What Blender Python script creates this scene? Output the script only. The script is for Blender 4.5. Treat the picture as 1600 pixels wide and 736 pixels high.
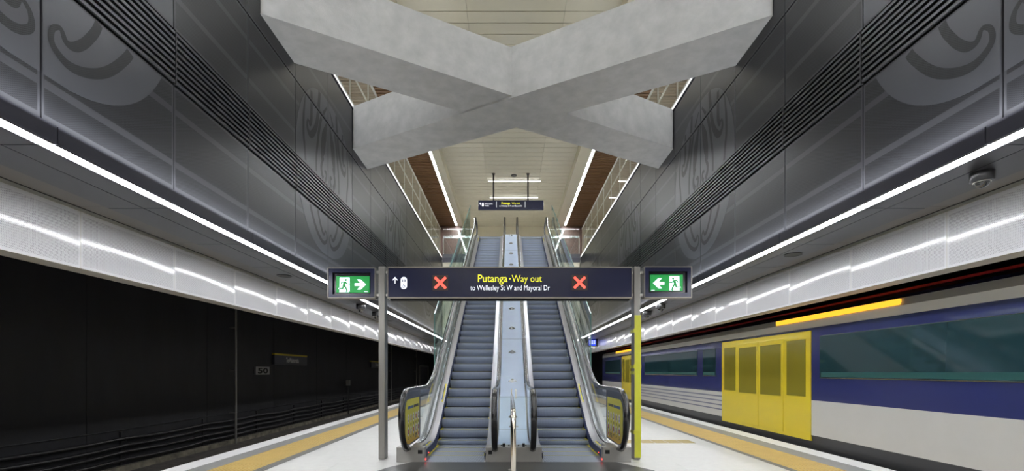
import bpy, math, random
from mathutils import Vector
random.seed(7)
for _o in list(bpy.data.objects): bpy.data.objects.remove(_o)
SC = bpy.context.scene
COL = SC.collection

# ------------------------------------------------------------------ camera, world, exposure
H = 1.465                                   # eye height
cd = bpy.data.cameras.new('camera'); cam = bpy.data.objects.new('camera', cd); COL.objects.link(cam)
cam.location = (0, 0, H); cam.rotation_euler = (math.pi/2, 0, 0)
cd.sensor_width = 36; cd.lens = 740/1600*36
cd.shift_x = 4/1600; cd.shift_y = 213/1600
cd.clip_start = .05; cd.clip_end = 300
SC.camera = cam
w = bpy.data.worlds.new('world'); SC.world = w; w.use_nodes = True
w.node_tree.nodes['Background'].inputs[0].default_value = (.9, .95, 1, 1)
w.node_tree.nodes['Background'].inputs[1].default_value = 0.0
SC.view_settings.view_transform = 'Standard'; SC.view_settings.look = 'None'
SC.view_settings.exposure = 0.45; SC.view_settings.gamma = 1; SC.view_settings.use_curve_mapping = False
SC.cycles.max_bounces = 10; SC.cycles.diffuse_bounces = 5; SC.cycles.glossy_bounces = 5
SC.cycles.transparent_max_bounces = 24; SC.cycles.transmission_bounces = 8
SC.cycles.use_denoising = True; SC.cycles.sample_clamp_indirect = 6
SC.cycles.caustics_reflective = False; SC.cycles.caustics_refractive = False

E_STRIP = 34.0      # platform strip lights
E_UPPER = 80.0      # strips along the high ceiling
E_EDGE = 3.0        # thin strip at the upper slab edge
E_BAR = 9.0        # short bars across the high ceiling

# ------------------------------------------------------------------ dimensions
XW = {-1: 3.75, 1: 3.95}       # hall walls
XP = {-1: 5.02, 1: 5.12}       # white perforated fascia
XE = {-1: 5.15, 1: 5.71}       # platform edges
XT = {-1: 9.2, 1: 9.6}         # tunnel walls
ZS = 3.35                      # platform soffit
ZU = 8.0                       # upper floor
ZC = 12.0                      # timber ceiling
YB, YF = -20.0, 62.0            # platform extent
YV = 26.5                      # far end of the void
JY = [3.79 + 1.5*k for k in range(-16, 16)]   # wall panel joints
XC = .07                       # centre line of the escalators
TAN = math.tan(math.radians(30)); Y0 = 9.24

# ------------------------------------------------------------------ mesh helpers
class MB:
    def __init__(s): s.v = []; s.f = []; s.m = []; s.s = []
    def add(s, vs, fs, mi=0, sm=False):
        n = len(s.v); s.v += [tuple(p) for p in vs]
        for f in fs: s.f.append([n+i for i in f]); s.m.append(mi); s.s.append(sm)
        return s
    def box(s, x0, x1, y0, y1, z0, z1, mi=0):
        if x0 > x1: x0, x1 = x1, x0
        if y0 > y1: y0, y1 = y1, y0
        if z0 > z1: z0, z1 = z1, z0
        v = [(x0,y0,z0),(x1,y0,z0),(x1,y1,z0),(x0,y1,z0),(x0,y0,z1),(x1,y0,z1),(x1,y1,z1),(x0,y1,z1)]
        return s.add(v, [(0,3,2,1),(4,5,6,7),(0,1,5,4),(1,2,6,5),(2,3,7,6),(3,0,4,7)], mi)
    def prism(s, pts, d, mi=0, sm=False):
        """polygon pts (3D) extruded by vector d"""
        n = len(pts); d = Vector(d)
        v = [tuple(p) for p in pts] + [tuple(Vector(p)+d) for p in pts]
        s.add(v, [tuple(range(n))[::-1], tuple(range(n, 2*n))], mi)
        s.add(v, [(i, (i+1) % n, n+(i+1) % n, n+i) for i in range(n)], mi, sm)
        return s
    def loft(s, rings, mi=0, sm=False, closed=True, caps=True):
        n = len(rings[0]); v = [p for r in rings for p in r]; f = []
        for i in range(len(rings)-1):
            for j in range(n if closed else n-1):
                k = (j+1) % n
                f.append((i*n+j, i*n+k, (i+1)*n+k, (i+1)*n+j))
        s.add(v, f, mi, sm)
        if caps and closed:
            s.add(rings[0], [tuple(range(n))[::-1]], mi); s.add(rings[-1], [tuple(range(n))], mi)
        return s
    def tube(s, path, r, n=12, mi=0, caps=True):
        P = [Vector(p) for p in path]; rings = []
        up = None
        for i, p in enumerate(P):
            a = P[max(i-1, 0)]; b = P[min(i+1, len(P)-1)]; t = (b-a).normalized()
            if up is None:
                ref = Vector((0,0,1)) if abs(t.z) < .9 else Vector((1,0,0))
                up = (ref - t*ref.dot(t)).normalized()
            else:
                up = (up - t*up.dot(t)).normalized()
            q = t.cross(up)
            rr = r[i] if isinstance(r, (list, tuple)) else r
            rings.append([tuple(p + up*math.cos(2*math.pi*j/n)*rr + q*math.sin(2*math.pi*j/n)*rr) for j in range(n)])
        return s.loft(rings, mi, True, True, caps)
    def cyl(s, a, b, r, n=24, mi=0): return s.tube([a, b], r, n, mi)
    def build(s, name, mats, parent=None, bevel=0, loc=None, seg=2):
        me = bpy.data.meshes.new(name)
        org = Vector(root_loc(parent)) if parent is not None else Vector(loc or (0,0,0))
        me.from_pydata([tuple(Vector(p)-org) for p in s.v], [], s.f)
        if not isinstance(mats, (list, tuple)): mats = [mats]
        for m in mats: me.materials.append(m)
        for p, mi, sm in zip(me.polygons, s.m, s.s): p.material_index = mi; p.use_smooth = sm
        me.validate(); me.update()
        o = bpy.data.objects.new(name, me); COL.objects.link(o)
        if parent is not None: o.parent = parent
        else: o.location = org
        if bevel:
            b = o.modifiers.new('bevel', 'BEVEL'); b.width = bevel; b.segments = seg; b.limit_method = 'ANGLE'
            b.angle_limit = math.radians(40)
        return o

def root_loc(o):
    while o.parent is not None: o = o.parent
    return tuple(o.location)
def tag(o, label, cat, group=None, kind=None):
    o['label'] = label; o['category'] = cat
    if group: o['group'] = group
    if kind: o['kind'] = kind
    return o
def thing(name, label, cat, loc=(0,0,0), group=None):
    o = bpy.data.objects.new(name, None); COL.objects.link(o); o.location = loc; o.empty_display_size = .2
    return tag(o, label, cat, group)
def struct(o, label=None, cat=None):
    o['kind'] = 'structure'
    if label: o['label'] = label
    if cat: o['category'] = cat
    return o
def dup(root, loc, label, group=None):
    r = root.copy(); COL.objects.link(r); r.location = loc; r['label'] = label
    if group: r['group'] = group
    for ch in list(root.children):
        c = ch.copy(); COL.objects.link(c); c.parent = r
        for g in list(ch.children):
            d = g.copy(); COL.objects.link(d); d.parent = c
    return r
ORD = ['first','second','third','fourth','fifth','sixth','seventh','eighth','ninth','tenth','eleventh','twelfth','thirteenth','fourteenth','fifteenth','sixteenth','seventeenth','eighteenth','nineteenth','twentieth','twenty-first','twenty-second','twenty-third','twenty-fourth','twenty-fifth']

# ------------------------------------------------------------------ materials
def mat(name, col, rough=.5, metal=0, spec=.5, emit=None, es=0, noise=0, nscale=3, bump=0, bscale=40, rvar=0, coat=0, stretch=None):
    m = bpy.data.materials.new(name); m.use_nodes = True; nt = m.node_tree; b = nt.nodes['Principled BSDF']
    b.inputs['Base Color'].default_value = (*col, 1); b.inputs['Roughness'].default_value = rough
    b.inputs['Metallic'].default_value = metal; b.inputs['Specular IOR Level'].default_value = spec
    if coat: b.inputs['Coat Weight'].default_value = coat; b.inputs['Coat Roughness'].default_value = .05
    if emit: b.inputs['Emission Color'].default_value = (*emit, 1); b.inputs['Emission Strength'].default_value = es
    g = nt.nodes.new('ShaderNodeNewGeometry'); src = g.outputs['Position']
    if stretch:
        mp = nt.nodes.new('ShaderNodeMapping'); mp.inputs['Scale'].default_value = stretch
        nt.links.new(src, mp.inputs[0]); src = mp.outputs[0]
    if noise or rvar:
        n = nt.nodes.new('ShaderNodeTexNoise'); n.inputs['Scale'].default_value = nscale; n.inputs['Detail'].default_value = 7
        n.inputs['Roughness'].default_value = .6
        nt.links.new(src, n.inputs['Vector'])
        if noise:
            r = nt.nodes.new('ShaderNodeMapRange'); r.inputs[1].default_value = .3; r.inputs[2].default_value = .7
            r.inputs[3].default_value = 1-noise; r.inputs[4].default_value = 1+noise
            nt.links.new(n.outputs[0], r.inputs[0])
            mx = nt.nodes.new('ShaderNodeVectorMath'); mx.operation = 'SCALE'; mx.inputs[0].default_value = col
            nt.links.new(r.outputs[0], mx.inputs['Scale']); nt.links.new(mx.outputs[0], b.inputs['Base Color'])
        if rvar:
            r = nt.nodes.new('ShaderNodeMapRange'); r.inputs[1].default_value = .3; r.inputs[2].default_value = .7
            r.inputs[3].default_value = max(rough-rvar, 0); r.inputs[4].default_value = rough+rvar
            nt.links.new(n.outputs[0], r.inputs[0]); nt.links.new(r.outputs[0], b.inputs['Roughness'])
    if bump:
        n = nt.nodes.new('ShaderNodeTexNoise'); n.inputs['Scale'].default_value = bscale; n.inputs['Detail'].default_value = 4
        nt.links.new(src, n.inputs['Vector'])
        bp = nt.nodes.new('ShaderNodeBump'); bp.inputs['Strength'].default_value = bump; bp.inputs['Distance'].default_value = .02
        nt.links.new(n.outputs[0], bp.inputs['Height']); nt.links.new(bp.outputs[0], b.inputs['Normal'])
    return m

def mth(nt, op, a, b=None, c=None, clamp=False):
    n = nt.nodes.new('ShaderNodeMath'); n.operation = op; n.use_clamp = clamp
    for i, x in enumerate((a, b, c)):
        if x is None: continue
        if isinstance(x, (int, float)): n.inputs[i].default_value = x
        else: nt.links.new(x, n.inputs[i])
    return n.outputs[0]

def perf_mat(name, smooth, perf, pitch, hole, rough, metal, stripes=(), joints=None, jw=.05, always=True, bumpy=0, thr=.25, spec=.5):
    """sheet metal with a staggered hole pattern in the Y-Z plane; plain bands at the given heights and round the panel joints"""
    m = bpy.data.materials.new(name); m.use_nodes = True; nt = m.node_tree; b = nt.nodes['Principled BSDF']
    b.inputs['Roughness'].default_value = rough; b.inputs['Metallic'].default_value = metal
    b.inputs['Specular IOR Level'].default_value = spec
    g = nt.nodes.new('ShaderNodeNewGeometry'); sp = nt.nodes.new('ShaderNodeSeparateXYZ'); nt.links.new(g.outputs['Position'], sp.inputs[0])
    y, z = sp.outputs[1], sp.outputs[2]
    mask = None
    for zz, hw in stripes:
        t = mth(nt, 'GREATER_THAN', mth(nt, 'ABSOLUTE', mth(nt, 'SUBTRACT', z, zz)), hw)
        mask = t if mask is None else mth(nt, 'MULTIPLY', mask, t)
    if joints:
        j0, jp = joints
        fr = mth(nt, 'PINGPONG', mth(nt, 'SUBTRACT', y, j0-100*jp), jp/2)
        t = mth(nt, 'GREATER_THAN', fr, jw); mask = t if mask is None else mth(nt, 'MULTIPLY', mask, t)
    k = 2*math.pi/pitch
    h = mth(nt, 'MULTIPLY', mth(nt, 'SINE', mth(nt, 'MULTIPLY', y, k*.5)), mth(nt, 'SINE', mth(nt, 'MULTIPLY', z, k)))
    h = mth(nt, 'GREATER_THAN', h, thr)
    if mask is not None: h2 = mth(nt, 'MULTIPLY', h, mask)
    else: h2 = h
    mx = nt.nodes.new('ShaderNodeMix'); mx.data_type = 'RGBA'
    mx.inputs[6].default_value = (*smooth, 1); mx.inputs[7].default_value = (*perf, 1)
    if mask is not None: nt.links.new(mask, mx.inputs[0])
    else: mx.inputs[0].default_value = 1
    m2 = nt.nodes.new('ShaderNodeMix'); m2.data_type = 'RGBA'; nt.links.new(h2, m2.inputs[0])
    nt.links.new(mx.outputs[2], m2.inputs[6]); m2.inputs[7].default_value = (*hole, 1)
    nt.links.new(m2.outputs[2], b.inputs['Base Color'])
    if bumpy:
        n = nt.nodes.new('ShaderNodeTexNoise'); n.inputs['Scale'].default_value = .9; n.inputs['Detail'].default_value = 1
        mp = nt.nodes.new('ShaderNodeMapping'); mp.inputs['Scale'].default_value = (1, 1.1, 2.0); nt.links.new(g.outputs['Position'], mp.inputs[0])
        nt.links.new(mp.outputs[0], n.inputs['Vector'])
        bp = nt.nodes.new('ShaderNodeBump'); bp.inputs['Strength'].default_value = bumpy; bp.inputs['Distance'].default_value = .05
        nt.links.new(n.outputs[0], bp.inputs['Height']); nt.links.new(bp.outputs[0], b.inputs['Normal'])
    return m

def glass_mat(name, tint=(.93,.97,.95), refl=1.0, rough=.0, ior=1.5):
    m = bpy.data.materials.new(name); m.use_nodes = True; nt = m.node_tree; nt.nodes.remove(nt.nodes['Principled BSDF'])
    out = nt.nodes['Material Output']
    t = nt.nodes.new('ShaderNodeBsdfTransparent'); t.inputs[0].default_value = (*tint, 1)
    gl = nt.nodes.new('ShaderNodeBsdfGlossy'); gl.inputs['Roughness'].default_value = rough; gl.inputs[0].default_value = (refl, refl, refl, 1)
    fr = nt.nodes.new('ShaderNodeFresnel'); fr.inputs[0].default_value = ior
    ge = nt.nodes.new('ShaderNodeNewGeometry')
    fac = mth(nt, 'MULTIPLY', mth(nt, 'POWER', fr.outputs[0], .8), mth(nt, 'SUBTRACT', 1.0, ge.outputs['Backfacing']))   # the far face of a pane only transmits
    mx = nt.nodes.new('ShaderNodeMixShader'); nt.links.new(fac, mx.inputs[0]); nt.links.new(t.outputs[0], mx.inputs[1]); nt.links.new(gl.outputs[0], mx.inputs[2])
    nt.links.new(mx.outputs[0], out.inputs[0])
    return m

def emit_mat(name, col, s):
    m = bpy.data.materials.new(name); m.use_nodes = True; nt = m.node_tree; nt.nodes.remove(nt.nodes['Principled BSDF'])
    e = nt.nodes.new('ShaderNodeEmission'); e.inputs[0].default_value = (*col, 1); e.inputs[1].default_value = s
    nt.links.new(e.outputs[0], nt.nodes['Material Output'].inputs[0]); return m

def stripe_mat(name, a, b_, axis, pitch, duty=.5, rough=.4, metal=0, noise=0):
    """two colours alternating along one axis (grooves, ribs, slats printed fine)"""
    m = bpy.data.materials.new(name); m.use_nodes = True; nt = m.node_tree; b = nt.nodes['Principled BSDF']
    b.inputs['Roughness'].default_value = rough; b.inputs['Metallic'].default_value = metal
    g = nt.nodes.new('ShaderNodeNewGeometry'); sp = nt.nodes.new('ShaderNodeSeparateXYZ'); nt.links.new(g.outputs['Position'], sp.inputs[0])
    fr = mth(nt, 'FRACT', mth(nt, 'MULTIPLY', mth(nt, 'ADD', sp.outputs[axis], 100), 1/pitch))
    st = mth(nt, 'LESS_THAN', fr, duty)
    mx = nt.nodes.new('ShaderNodeMix'); mx.data_type = 'RGBA'; nt.links.new(st, mx.inputs[0])
    mx.inputs[6].default_value = (*a, 1); mx.inputs[7].default_value = (*b_, 1)
    nt.links.new(mx.outputs[2], b.inputs['Base Color']); return m

M = {}
STR = [(3.79,.035),(4.38,.035),(5.67,.035),(6.23,.035),(7.16,.035),(3.5,.04),(4.67,.04),(5.29,.04),(6.59,.04),(7.72,.04)]
M['panel'] = perf_mat('perforated dark panel', (.056,.057,.065), (.030,.031,.036), .016, (.010,.010,.011), .31, .12, STR, (JY[0], 1.5), .028, spec=.36)
M['plain'] = mat('plain dark panel', (.078,.081,.094), .30, .12, .36, noise=.06, nscale=1.5)
M['perfstroke'] = perf_mat('perforated stroke', (.026,.027,.03), (.03,.031,.035), .016, (.009,.009,.010), .4, .1, spec=.35)
M['louvre'] = mat('louvre blade', (.085,.086,.092), .35, .5)
M['black'] = mat('black void', (.008,.008,.009), .8)
M['bulkhead'] = mat('bulkhead metal', (.040,.040,.056), .35, .3, noise=.05)
M['soffit'] = mat('soffit panel', (.062,.064,.074), .32, .4, noise=.05, nscale=2)
M['recess'] = mat('recess metal', (.16,.15,.14), .5)
M['fascia'] = perf_mat('white perforated fascia', (.66,.66,.685), (.64,.64,.67), .016, (.30,.30,.32), .115, 0.0, ((2.68,.03),(3.33,.03)), (5.56, 1.56), .03, bumpy=.05, thr=.3, spec=.42)
M['fascialip'] = mat('fascia underside', (.52,.50,.45), .5)
M['tunnel'] = mat('tunnel wall', (.0082,.0083,.0115), .55, noise=.45, nscale=1.3, bump=.15, bscale=6, stretch=(1,1,.35))
M['trackbed'] = mat('trackbed', (.11,.10,.09), .8, noise=.4, nscale=5, bump=.3, bscale=20)
M['kerb'] = mat('stained concrete kerb', (.16,.145,.11), .8, noise=.6, nscale=4)
M['cable'] = mat('black cable', (.018,.018,.02), .35)
M['galv'] = mat('galvanised conduit', (.30,.29,.27), .4, .7)
M['concrete'] = mat('fair-faced concrete', (.42,.42,.415), .62, noise=.13, nscale=3.5, bump=.12, bscale=55, rvar=.06)
M['cream'] = mat('cream ceiling panel', (.66,.62,.50), .26, .05, noise=.03, nscale=1)
M['creamwall'] = mat('cream wall', (.74,.69,.55), .5)
M['timber'] = mat('timber slat', (.20,.11,.055), .45, noise=.25, nscale=3, stretch=(.6,8,8))
M['brown'] = mat('brown wall', (.10,.056,.042), .5, noise=.3, nscale=6)
M['steel'] = mat('brushed stainless steel', (.60,.59,.57), .30, .95, noise=.05, nscale=4, stretch=(30,30,.6))
M['steelpost'] = mat('brushed stainless post', (.28,.27,.255), .33, .85, noise=.08, nscale=4, stretch=(30,30,.6))
M['steelbright'] = mat('polished steel', (.80,.80,.82), .14, 1)
M['stud'] = mat('metal stud', (.50,.51,.53), .22, .7)
M['tube'] = mat('polished steel tube with painted warm reflection', (.80,.75,.66), .12, 1)  # gold tone is reflected light put into the stainless colour
M['cooltintsteel'] = mat('steel panel tinted with cool reflections', (.66,.77,1.0), .28, .3, noise=.03)  # blue tint is cool light from above, painted into the steel colour
M['deck'] = mat('balustrade deck steel', (.42,.42,.45), .34, .75)
M['cladding'] = mat('satin grey cladding', (.20,.20,.21), .55)
M['boxsteel'] = mat('dull steel box', (.36,.35,.33), .42, .6, noise=.06)
M['guide'] = mat('steel handrail guide', (.34,.34,.36), .25, .9)
M['skirt'] = mat('navy skirt brush', (.018,.032,.13), .45)
M['rubber'] = mat('black rubber handrail', (.012,.012,.013), .2, coat=.3)
M['newel'] = mat('dark steel profile', (.17,.17,.18), .25, .9)
M['tread'] = stripe_mat('step tread grooves', (.40,.44,.54), (.16,.18,.21), 0, .018, .5, .4, .5)  # bluish cast paints cool overhead light into the tread colours
M['riser'] = stripe_mat('step riser ribs', (.46,.52,.68), (.35,.41,.55), 0, .018, .5, .42, .15)  # both rib colours carry the same painted cool light
M['yellow'] = mat('safety yellow paint', (.72,.62,.03), .5)
M['film'] = mat('yellow wrap film', (.60,.60,.045), .32, noise=.05, nscale=6)
M['glass'] = glass_mat('clear glass', (.95,.98,.97))
M['glassupper'] = glass_mat('coated balustrade glass', (.95,.97,.95), 1.0, 0.0, 1.9)
M['glassgreen'] = glass_mat('green edged glass', (.86,.93,.91), 1.0, 0.0, 1.6)
M['glassedge'] = mat('glass edge', (.10,.22,.20), .2)
M['floor'] = mat('pale terrazzo tile', (.57,.565,.55), .34, noise=.05, nscale=8)
M['white'] = mat('white edge stone', (.80,.79,.79), .5, noise=.04, nscale=9)
M['greystone'] = mat('grey stone strip', (.27,.27,.265), .5, noise=.1, nscale=14)
M['tactile'] = mat('yellow tactile tile', (.52,.36,.11), .5, noise=.08, nscale=5)
M['tactiledark'] = mat('dark tactile strip', (.15,.15,.155), .5)
M['tan'] = mat('tan metal tactile plate', (.45,.36,.15), .35, .3)
M['landing'] = stripe_mat('ribbed landing plate', (.060,.058,.060), (.030,.029,.030), 1, .024, .5, .35, .4)
M['navy'] = mat('navy sign face', (.012,.015,.050), .22)
M['navydark'] = mat('black sign recess', (.006,.006,.014), .2)
M['frame'] = mat('bronze-grey sign frame', (.30,.28,.25), .35, .8)
M['txtw'] = mat('white sign lettering', (.85,.87,.95), .5, emit=(.85,.88,1), es=.55)
M['txty'] = mat('yellow sign lettering', (.85,.82,.03), .5, emit=(.85,.82,.05), es=.45)
M['redx'] = mat('red lit cross', (.9,.1,.07), .4, emit=(1,.10,.07), es=1.1)
M['xbox'] = mat('cross display back', (.05,.028,.022), .3)
M['green'] = mat('lit green exit face', (.01,.25,.05), .35, emit=(.008,.22,.04), es=.55)
M['exitw'] = mat('lit white exit symbol', (.8,.85,.95), .4, emit=(.8,.86,1), es=.8)
M['strip'] = emit_mat('platform strip diffuser', (.97,.985,1), E_STRIP)
M['upper'] = emit_mat('high strip diffuser', (.93,.965,1), E_UPPER)
M['edge'] = emit_mat('slab edge diffuser', (1,.98,.95), E_EDGE)
M['bar'] = emit_mat('ceiling bar diffuser', (1,.98,.94), E_BAR)
M['led'] = emit_mat('red indicator lamp', (1,.03,.02), 6)
M['screenblue'] = mat('blue screen', (.02,.05,.5), .3, emit=(.02,.06,.75), es=1.2)
M['cctv'] = mat('dark camera housing', (.02,.02,.022), .3)
M['dome'] = mat('smoked dome', (.02,.02,.02), .05, coat=1)
M['tsilver'] = mat('train silver paint', (.56,.555,.54), .3, .25, noise=.02)
M['twhite'] = mat('train white stripe', (.92,.91,.88), .35)
M['tblue'] = mat('train blue paint', (.020,.026,.115), .2, coat=.4)
M['tyellow'] = mat('train yellow paint', (.60,.47,.015), .28, coat=.3)
M['tgold'] = mat('train door glass', (.20,.17,.02), .12)
M['tglass'] = mat('train dark teal glass', (.016,.045,.055), .06, coat=1)
M['tgrey'] = mat('train cant rail grey', (.42,.40,.36), .35)
M['tdark'] = mat('train underframe', (.035,.035,.037), .5)
M['tred'] = mat('red line', (.45,.02,.015), .4)
M['tstripe'] = mat('train pale blue-grey stripe', (.13,.14,.22), .3)
M['amber'] = emit_mat('amber destination display', (1,.42,.03), 1.3)
M['teal'] = mat('teal window band', (.020,.085,.085), .3)
M['speaker'] = mat('speaker grille', (.06,.06,.06), .6)
M['stickerblue'] = mat('blue print', (.02,.10,.35), .5)
M['stickerink'] = mat('dark print', (.05,.05,.07), .5)
M['stickerwhite'] = mat('white print', (.75,.72,.75), .5)
M['stickerred'] = mat('red print', (.6,.08,.08), .5)
M['signyellow'] = mat('sign yellow stripe', (.55,.42,.02), .5)
M['signslate'] = mat('slate name sign', (.035,.037,.05), .3)
M['signtxt'] = mat('pale name lettering', (.80,.80,.75), .5)
M['grey50'] = mat('pale grey plate', (.30,.30,.30), .5)
def sticker_mat():
    m = mat('yellow sticker', (.70,.58,.05), .4); nt = m.node_tree; b = nt.nodes['Principled BSDF']
    g = nt.nodes.new('ShaderNodeNewGeometry'); sp = nt.nodes.new('ShaderNodeSeparateXYZ'); nt.links.new(g.outputs['Position'], sp.inputs[0])
    r = nt.nodes.new('ShaderNodeMapRange'); r.inputs[1].default_value = .22; r.inputs[2].default_value = .55; nt.links.new(sp.outputs[2], r.inputs[0])
    mx = nt.nodes.new('ShaderNodeMix'); mx.data_type = 'RGBA'; nt.links.new(r.outputs[0], mx.inputs[0])
    mx.inputs[6].default_value = (.75,.36,.03,1); mx.inputs[7].default_value = (.66,.60,.05,1); nt.links.new(mx.outputs[2], b.inputs['Base Color']); return m
M['sticker'] = sticker_mat()

# ------------------------------------------------------------------ text
def text_data(s, bold=0.0):
    cu = bpy.data.curves.new('t', 'FONT'); cu.body = s; cu.offset = bold; cu.resolution_u = 3; cu.extrude = 0
    o = bpy.data.objects.new('t', cu); COL.objects.link(o)
    dg = bpy.context.evaluated_depsgraph_get(); me = bpy.data.meshes.new_from_object(o.evaluated_get(dg))
    vs = [tuple(v.co) for v in me.vertices]; fs = [tuple(p.vertices) for p in me.polygons]
    bpy.data.objects.remove(o); bpy.data.curves.remove(cu); bpy.data.meshes.remove(me)
    return vs, fs
def text_on(mb, s, org, right, up, wdt, hgt=None, bold=0.0, mi=0, base=None):
    """lay text with its lower-left at org; scaled to width (and height)"""
    vs, fs = text_data(s, bold)
    x0 = min(v[0] for v in vs); x1 = max(v[0] for v in vs); y1 = max(v[1] for v in vs)
    y0 = min(v[1] for v in vs) if base is None else 0
    sx = wdt/(x1-x0); sy = hgt/(y1-y0) if hgt else sx
    o = Vector(org); r = Vector(right); u = Vector(up)
    mb.add([tuple(o + r*(v[0]-x0)*sx + u*(v[1]-y0)*sy) for v in vs], fs, mi)
def stroke2d(pts, wd, n=8):
    """smooth polyline -> list of left/right points; wd scalar or list"""
    P = [Vector((p[0], p[1])) for p in pts]; W = wd if isinstance(wd, (list, tuple)) else [wd]*len(P)
    out = []; ww = []
    for i in range(len(P)-1):
        p0 = P[max(i-1,0)]; p1 = P[i]; p2 = P[i+1]; p3 = P[min(i+2, len(P)-1)]
        for k in range(n):
            t = k/n
            out.append(.5*((2*p1)+(p2-p0)*t+(2*p0-5*p1+4*p2-p3)*t*t+(3*p1-p0-3*p2+p3)*t**3)); ww.append(W[i]*(1-t)+W[i+1]*t)
    out.append(P[-1]); ww.append(W[-1])
    L = []; R = []
    for i, p in enumerate(out):
        t = (out[min(i+1, len(out)-1)]-out[max(i-1, 0)]); t = t.normalized() if t.length > 1e-9 else Vector((1,0))
        nrm = Vector((-t.y, t.x))*ww[i]/2; L.append(p+nrm); R.append(p-nrm)
    return L, R
def ribbon(mb, pts, wd, to3d, mi=0, n=8, keep=None):
    L, R = stroke2d(pts, wd, n)
    for i in range(len(L)-1):
        q = [L[i], R[i], R[i+1], L[i+1]]
        if keep and not all(keep(p) for p in q): continue
        mb.add([to3d(p.x, p.y) for p in q], [(0,1,2,3)], mi)

# ================================================================== STRUCTURE
# ---- platform floor
mb = MB()
ty = .6; tx = .9
xl, xr = -3.63, 4.15
mb.box(-XE[-1]+.02, XE[1]-.02, YB, YF, -.25, -.012, 1)
yy = YB; row = 0
while yy < YF:
    x = xl - (row % 3)*.3
    while x < xr:
        a = max(x, xl); b = min(x+tx, xr)
        if b-a > .01: mb.box(a+.0015, b-.0015, yy+.0015, yy+ty-.0015, -.012, 0, 0)
        x += tx
    yy += ty; row += 1
fl = struct(mb.build('floor', [M['floor'], M['greystone']]), 'pale tiled island platform floor', 'floor')
def bandstrip(name, s, x0, x1, z1, m, label, dots=None):
    mb = MB(); mb.box(s*x0, s*x1, YB, YF, -.05, z1, 0)
    if dots:
        pitch, r, hh, yend = dots
        n = int((x1-x0)/pitch); yy = 4.5
        while yy < yend:
            for i in range(n):
                cx = s*(x0+(i+.5)*(x1-x0)/n)
                b = [(cx+r*math.cos(a*math.pi/3), yy+r*math.sin(a*math.pi/3), z1) for a in range(6)]
                t = [(cx+r*.6*math.cos(a*math.pi/3), yy+r*.6*math.sin(a*math.pi/3), z1+hh) for a in range(6)]
                mb.add(b+t, [(0,1,7,6),(1,2,8,7),(2,3,9,8),(3,4,10,9),(4,5,11,10),(5,0,6,11),(6,7,8,9,10,11)], 0)
            yy += pitch
    return struct(mb.build(name, m), label, 'platform edging')
SX = {-1: [3.63,3.80,4.475,4.80,5.15], 1: [4.15,4.263,4.99,5.35,5.71]}
n = 1
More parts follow.
